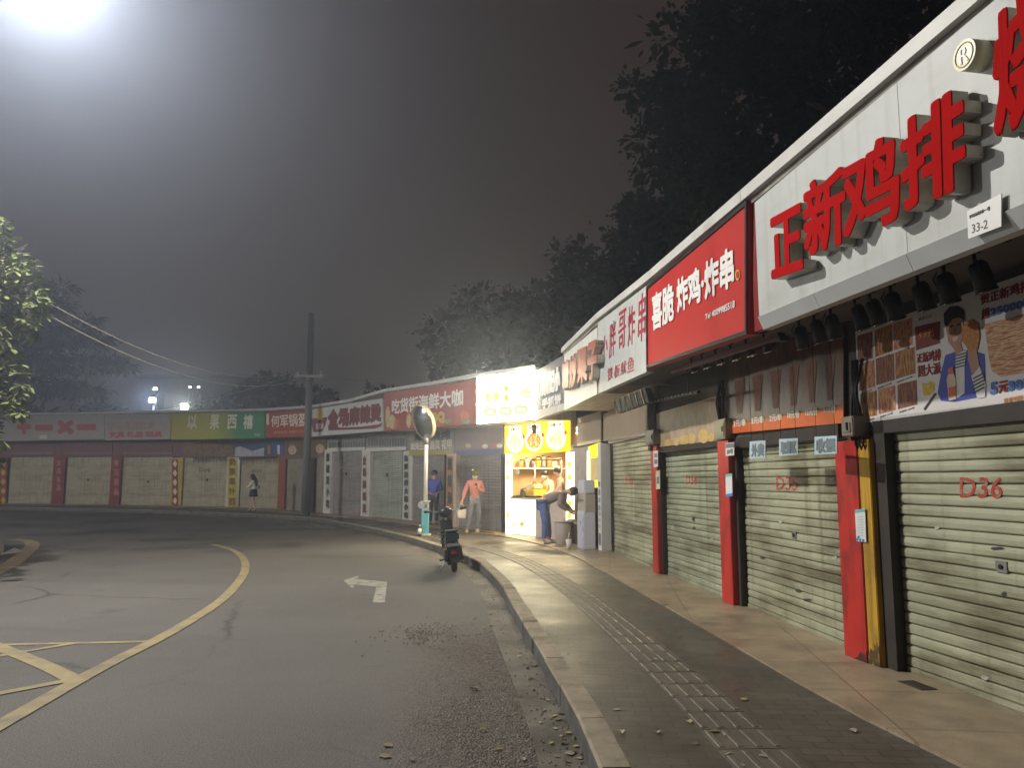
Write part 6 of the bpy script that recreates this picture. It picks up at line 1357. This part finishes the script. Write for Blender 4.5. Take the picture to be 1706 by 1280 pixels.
for k in range(6):
    p = px_at(q.uniform(0, 30), q.uniform(415, 445)); mb.tube([p, p + Vector((q.uniform(.1, .3), q.uniform(-.1, .1), q.uniform(.02, .12)))], [.008, .003], 5)
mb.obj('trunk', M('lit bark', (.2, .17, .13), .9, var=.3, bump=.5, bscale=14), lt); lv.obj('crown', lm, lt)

# ================================================================== LITTER
q = random.Random(77)
lfm = [M('dry leaf %d' % k, c, .7, var=.3, scale=30) for k, c in enumerate(((.2, .15, .08), (.12, .09, .05), (.34, .3, .14), (.3, .26, .2)))]
def litter(u, v, z, label, grp, s=.05, name='fallen_leaf'):
    X, Y = gp(u, v, z); mb = MB(); a0 = q.uniform(0, 6.28); L = s * q.uniform(.7, 1.3); W = L * q.uniform(.5, .85); cu = q.uniform(.15, .5) * L
    R2 = lambda x, y, zz: (x * math.cos(a0) - y * math.sin(a0), x * math.sin(a0) + y * math.cos(a0), zz)
    mb.face([R2(-L, 0, cu * .3), R2(-L * .4, -W, cu), R2(L * .5, -W * .8, cu * .9), R2(L, 0, cu * .2), R2(0, 0, .004)], True); mb.face([R2(-L, 0, cu * .3), R2(0, 0, .004), R2(L, 0, cu * .2), R2(L * .5, W * .8, cu * 1.1), R2(-L * .4, W, cu * .7)], True)
    o = mb.obj(name, q.choice(lfm)); o.location = (X, Y, z + .003); tag(o, label, 'leaf', grp)
for u, v in ((1066, 1083), (1126, 1113), (1128, 1159), (1132, 1062), (1168, 1146), (1223, 1150), (1240, 1167), (1168, 1180), (1147, 1205), (1092, 1216), (1095, 1222), (1190, 1222), (1205, 1226), (1028, 1184), (985, 1107), (948, 1092), (940, 1102), (1053, 1110), (1280, 1255), (1210, 1258), (1235, 1277), (1140, 1130), (1160, 1241), (1272, 1262), (1420, 1220), (1500, 1225), (1090, 1100), (1035, 1222)):
    litter(u, v, .151, 'small curled dry leaf lying on the dark pavement', 'dry leaves on the pavement', .026)
for u, v in ((947, 1223), (928, 1262), (905, 1185), (935, 1190), (925, 1215), (940, 1240), (955, 1255), (965, 1265), (972, 1255), (930, 1200), (918, 1240), (912, 1168), (890, 1110), (865, 1095), (880, 1078), (885, 1130), (945, 1270), (900, 1205), (935, 1228), (922, 1195), (948, 1258), (960, 1245)):
    litter(u, v, .006, 'dry leaf lying in the gutter below the kerb', 'dry leaves in the gutter', .025)
for u, v in ((641, 1262), (646, 1244), (685, 1268), (804, 1220), (872, 1267), (830, 1250), (790, 1150), (810, 1105), (820, 1045)):
    litter(u, v, .003, 'dry leaf lying on the asphalt of the road', 'dry leaves on the road', .032)
mb = MB()
for k in range(700):                                               # grit and crumbs swept against the kerb
    i = q.randrange(8, 60); p = KERB[i]; r_ = q.random() ** 2 * .3 + .015; s = q.uniform(.003, .009) * (1.8 if q.random() < .08 else 1)
    e = Vector((KERB[i + 1][0] - p[0], KERB[i + 1][1] - p[1])); b0 = Vector(p) + e * q.random(); n = Vector((-e.y, e.x)).normalized(); c0 = b0 + n * r_
    a = q.uniform(0, 3); mb.hexa([(c0.x + s * math.cos(a + j * 1.57), c0.y + s * math.sin(a + j * 1.57), .004) for j in range(4)], [(c0.x + s * .6 * math.cos(a + j * 1.57), c0.y + s * .6 * math.sin(a + j * 1.57), .004 + s) for j in range(4)])
for k in range(900):                                               # loose gravel on the road: a patch in the lane and a spill by the kerb beyond the scooter
    s = q.uniform(.004, .011)
    if k < 330: X, Y = gp(712, 1058); X += q.gauss(0, .22); Y += q.gauss(0, .3)
    else:
        i = q.randrange(62, 84); p = KERB[i]; e = Vector((KERB[i + 1][0] - p[0], KERB[i + 1][1] - p[1])); n = Vector((-e.y, e.x)).normalized(); b0 = Vector(p) + e * q.random() + n * (.3 + abs(q.gauss(0, .7))); X, Y = b0; s *= 1.7
    a = q.uniform(0, 3); mb.hexa([(X + s * math.cos(a + j * 1.57), Y + s * math.sin(a + j * 1.57), .004) for j in range(4)], [(X + s * .6 * math.cos(a + j * 1.57), Y + s * .6 * math.sin(a + j * 1.57), .004 + s) for j in range(4)])
tag(mb.obj('grit', M('grit', (.22, .19, .15), .9, var=.6, scale=60)), 'loose grit and crumbs lying along the gutter', 'grit', kind='stuff')
X, Y = gp(22, 924, .13); t = thing('paper_scrap', 'bright white paper scrap on the traffic island at the left edge', 'litter', (X, Y, .132))
MB().face([(-.2, -.1, 0), (.1, -.14, .03), (.24, .0, .05), (.0, .02, .12)]).face([(-.2, -.1, 0), (.0, .02, .12), (-.1, .16, .01)]).obj('sheet', white, t)

# ================================================================== HAZE: the damp night air that glows round the lamps
hm = bpy.data.materials.new('haze'); hm.use_nodes = True; nt = hm.node_tree
for n in list(nt.nodes):
    if n.type == 'BSDF_PRINCIPLED': nt.nodes.remove(n)
out = [n for n in nt.nodes if n.type == 'OUTPUT_MATERIAL'][0]; pv = nt.nodes.new('ShaderNodeVolumePrincipled')
pv.inputs['Color'].default_value = (.68, .77, 1.0, 1); pv.inputs['Density'].default_value = HAZE; pv.inputs['Anisotropy'].default_value = .75
nt.links.new(pv.outputs[0], out.inputs['Volume'])
hz_o = MB().box(-320, 320, -70, 310, -1.0, 26).obj('haze', hm); tag(hz_o, kind='stuff')
print('objects', len(bpy.data.objects))
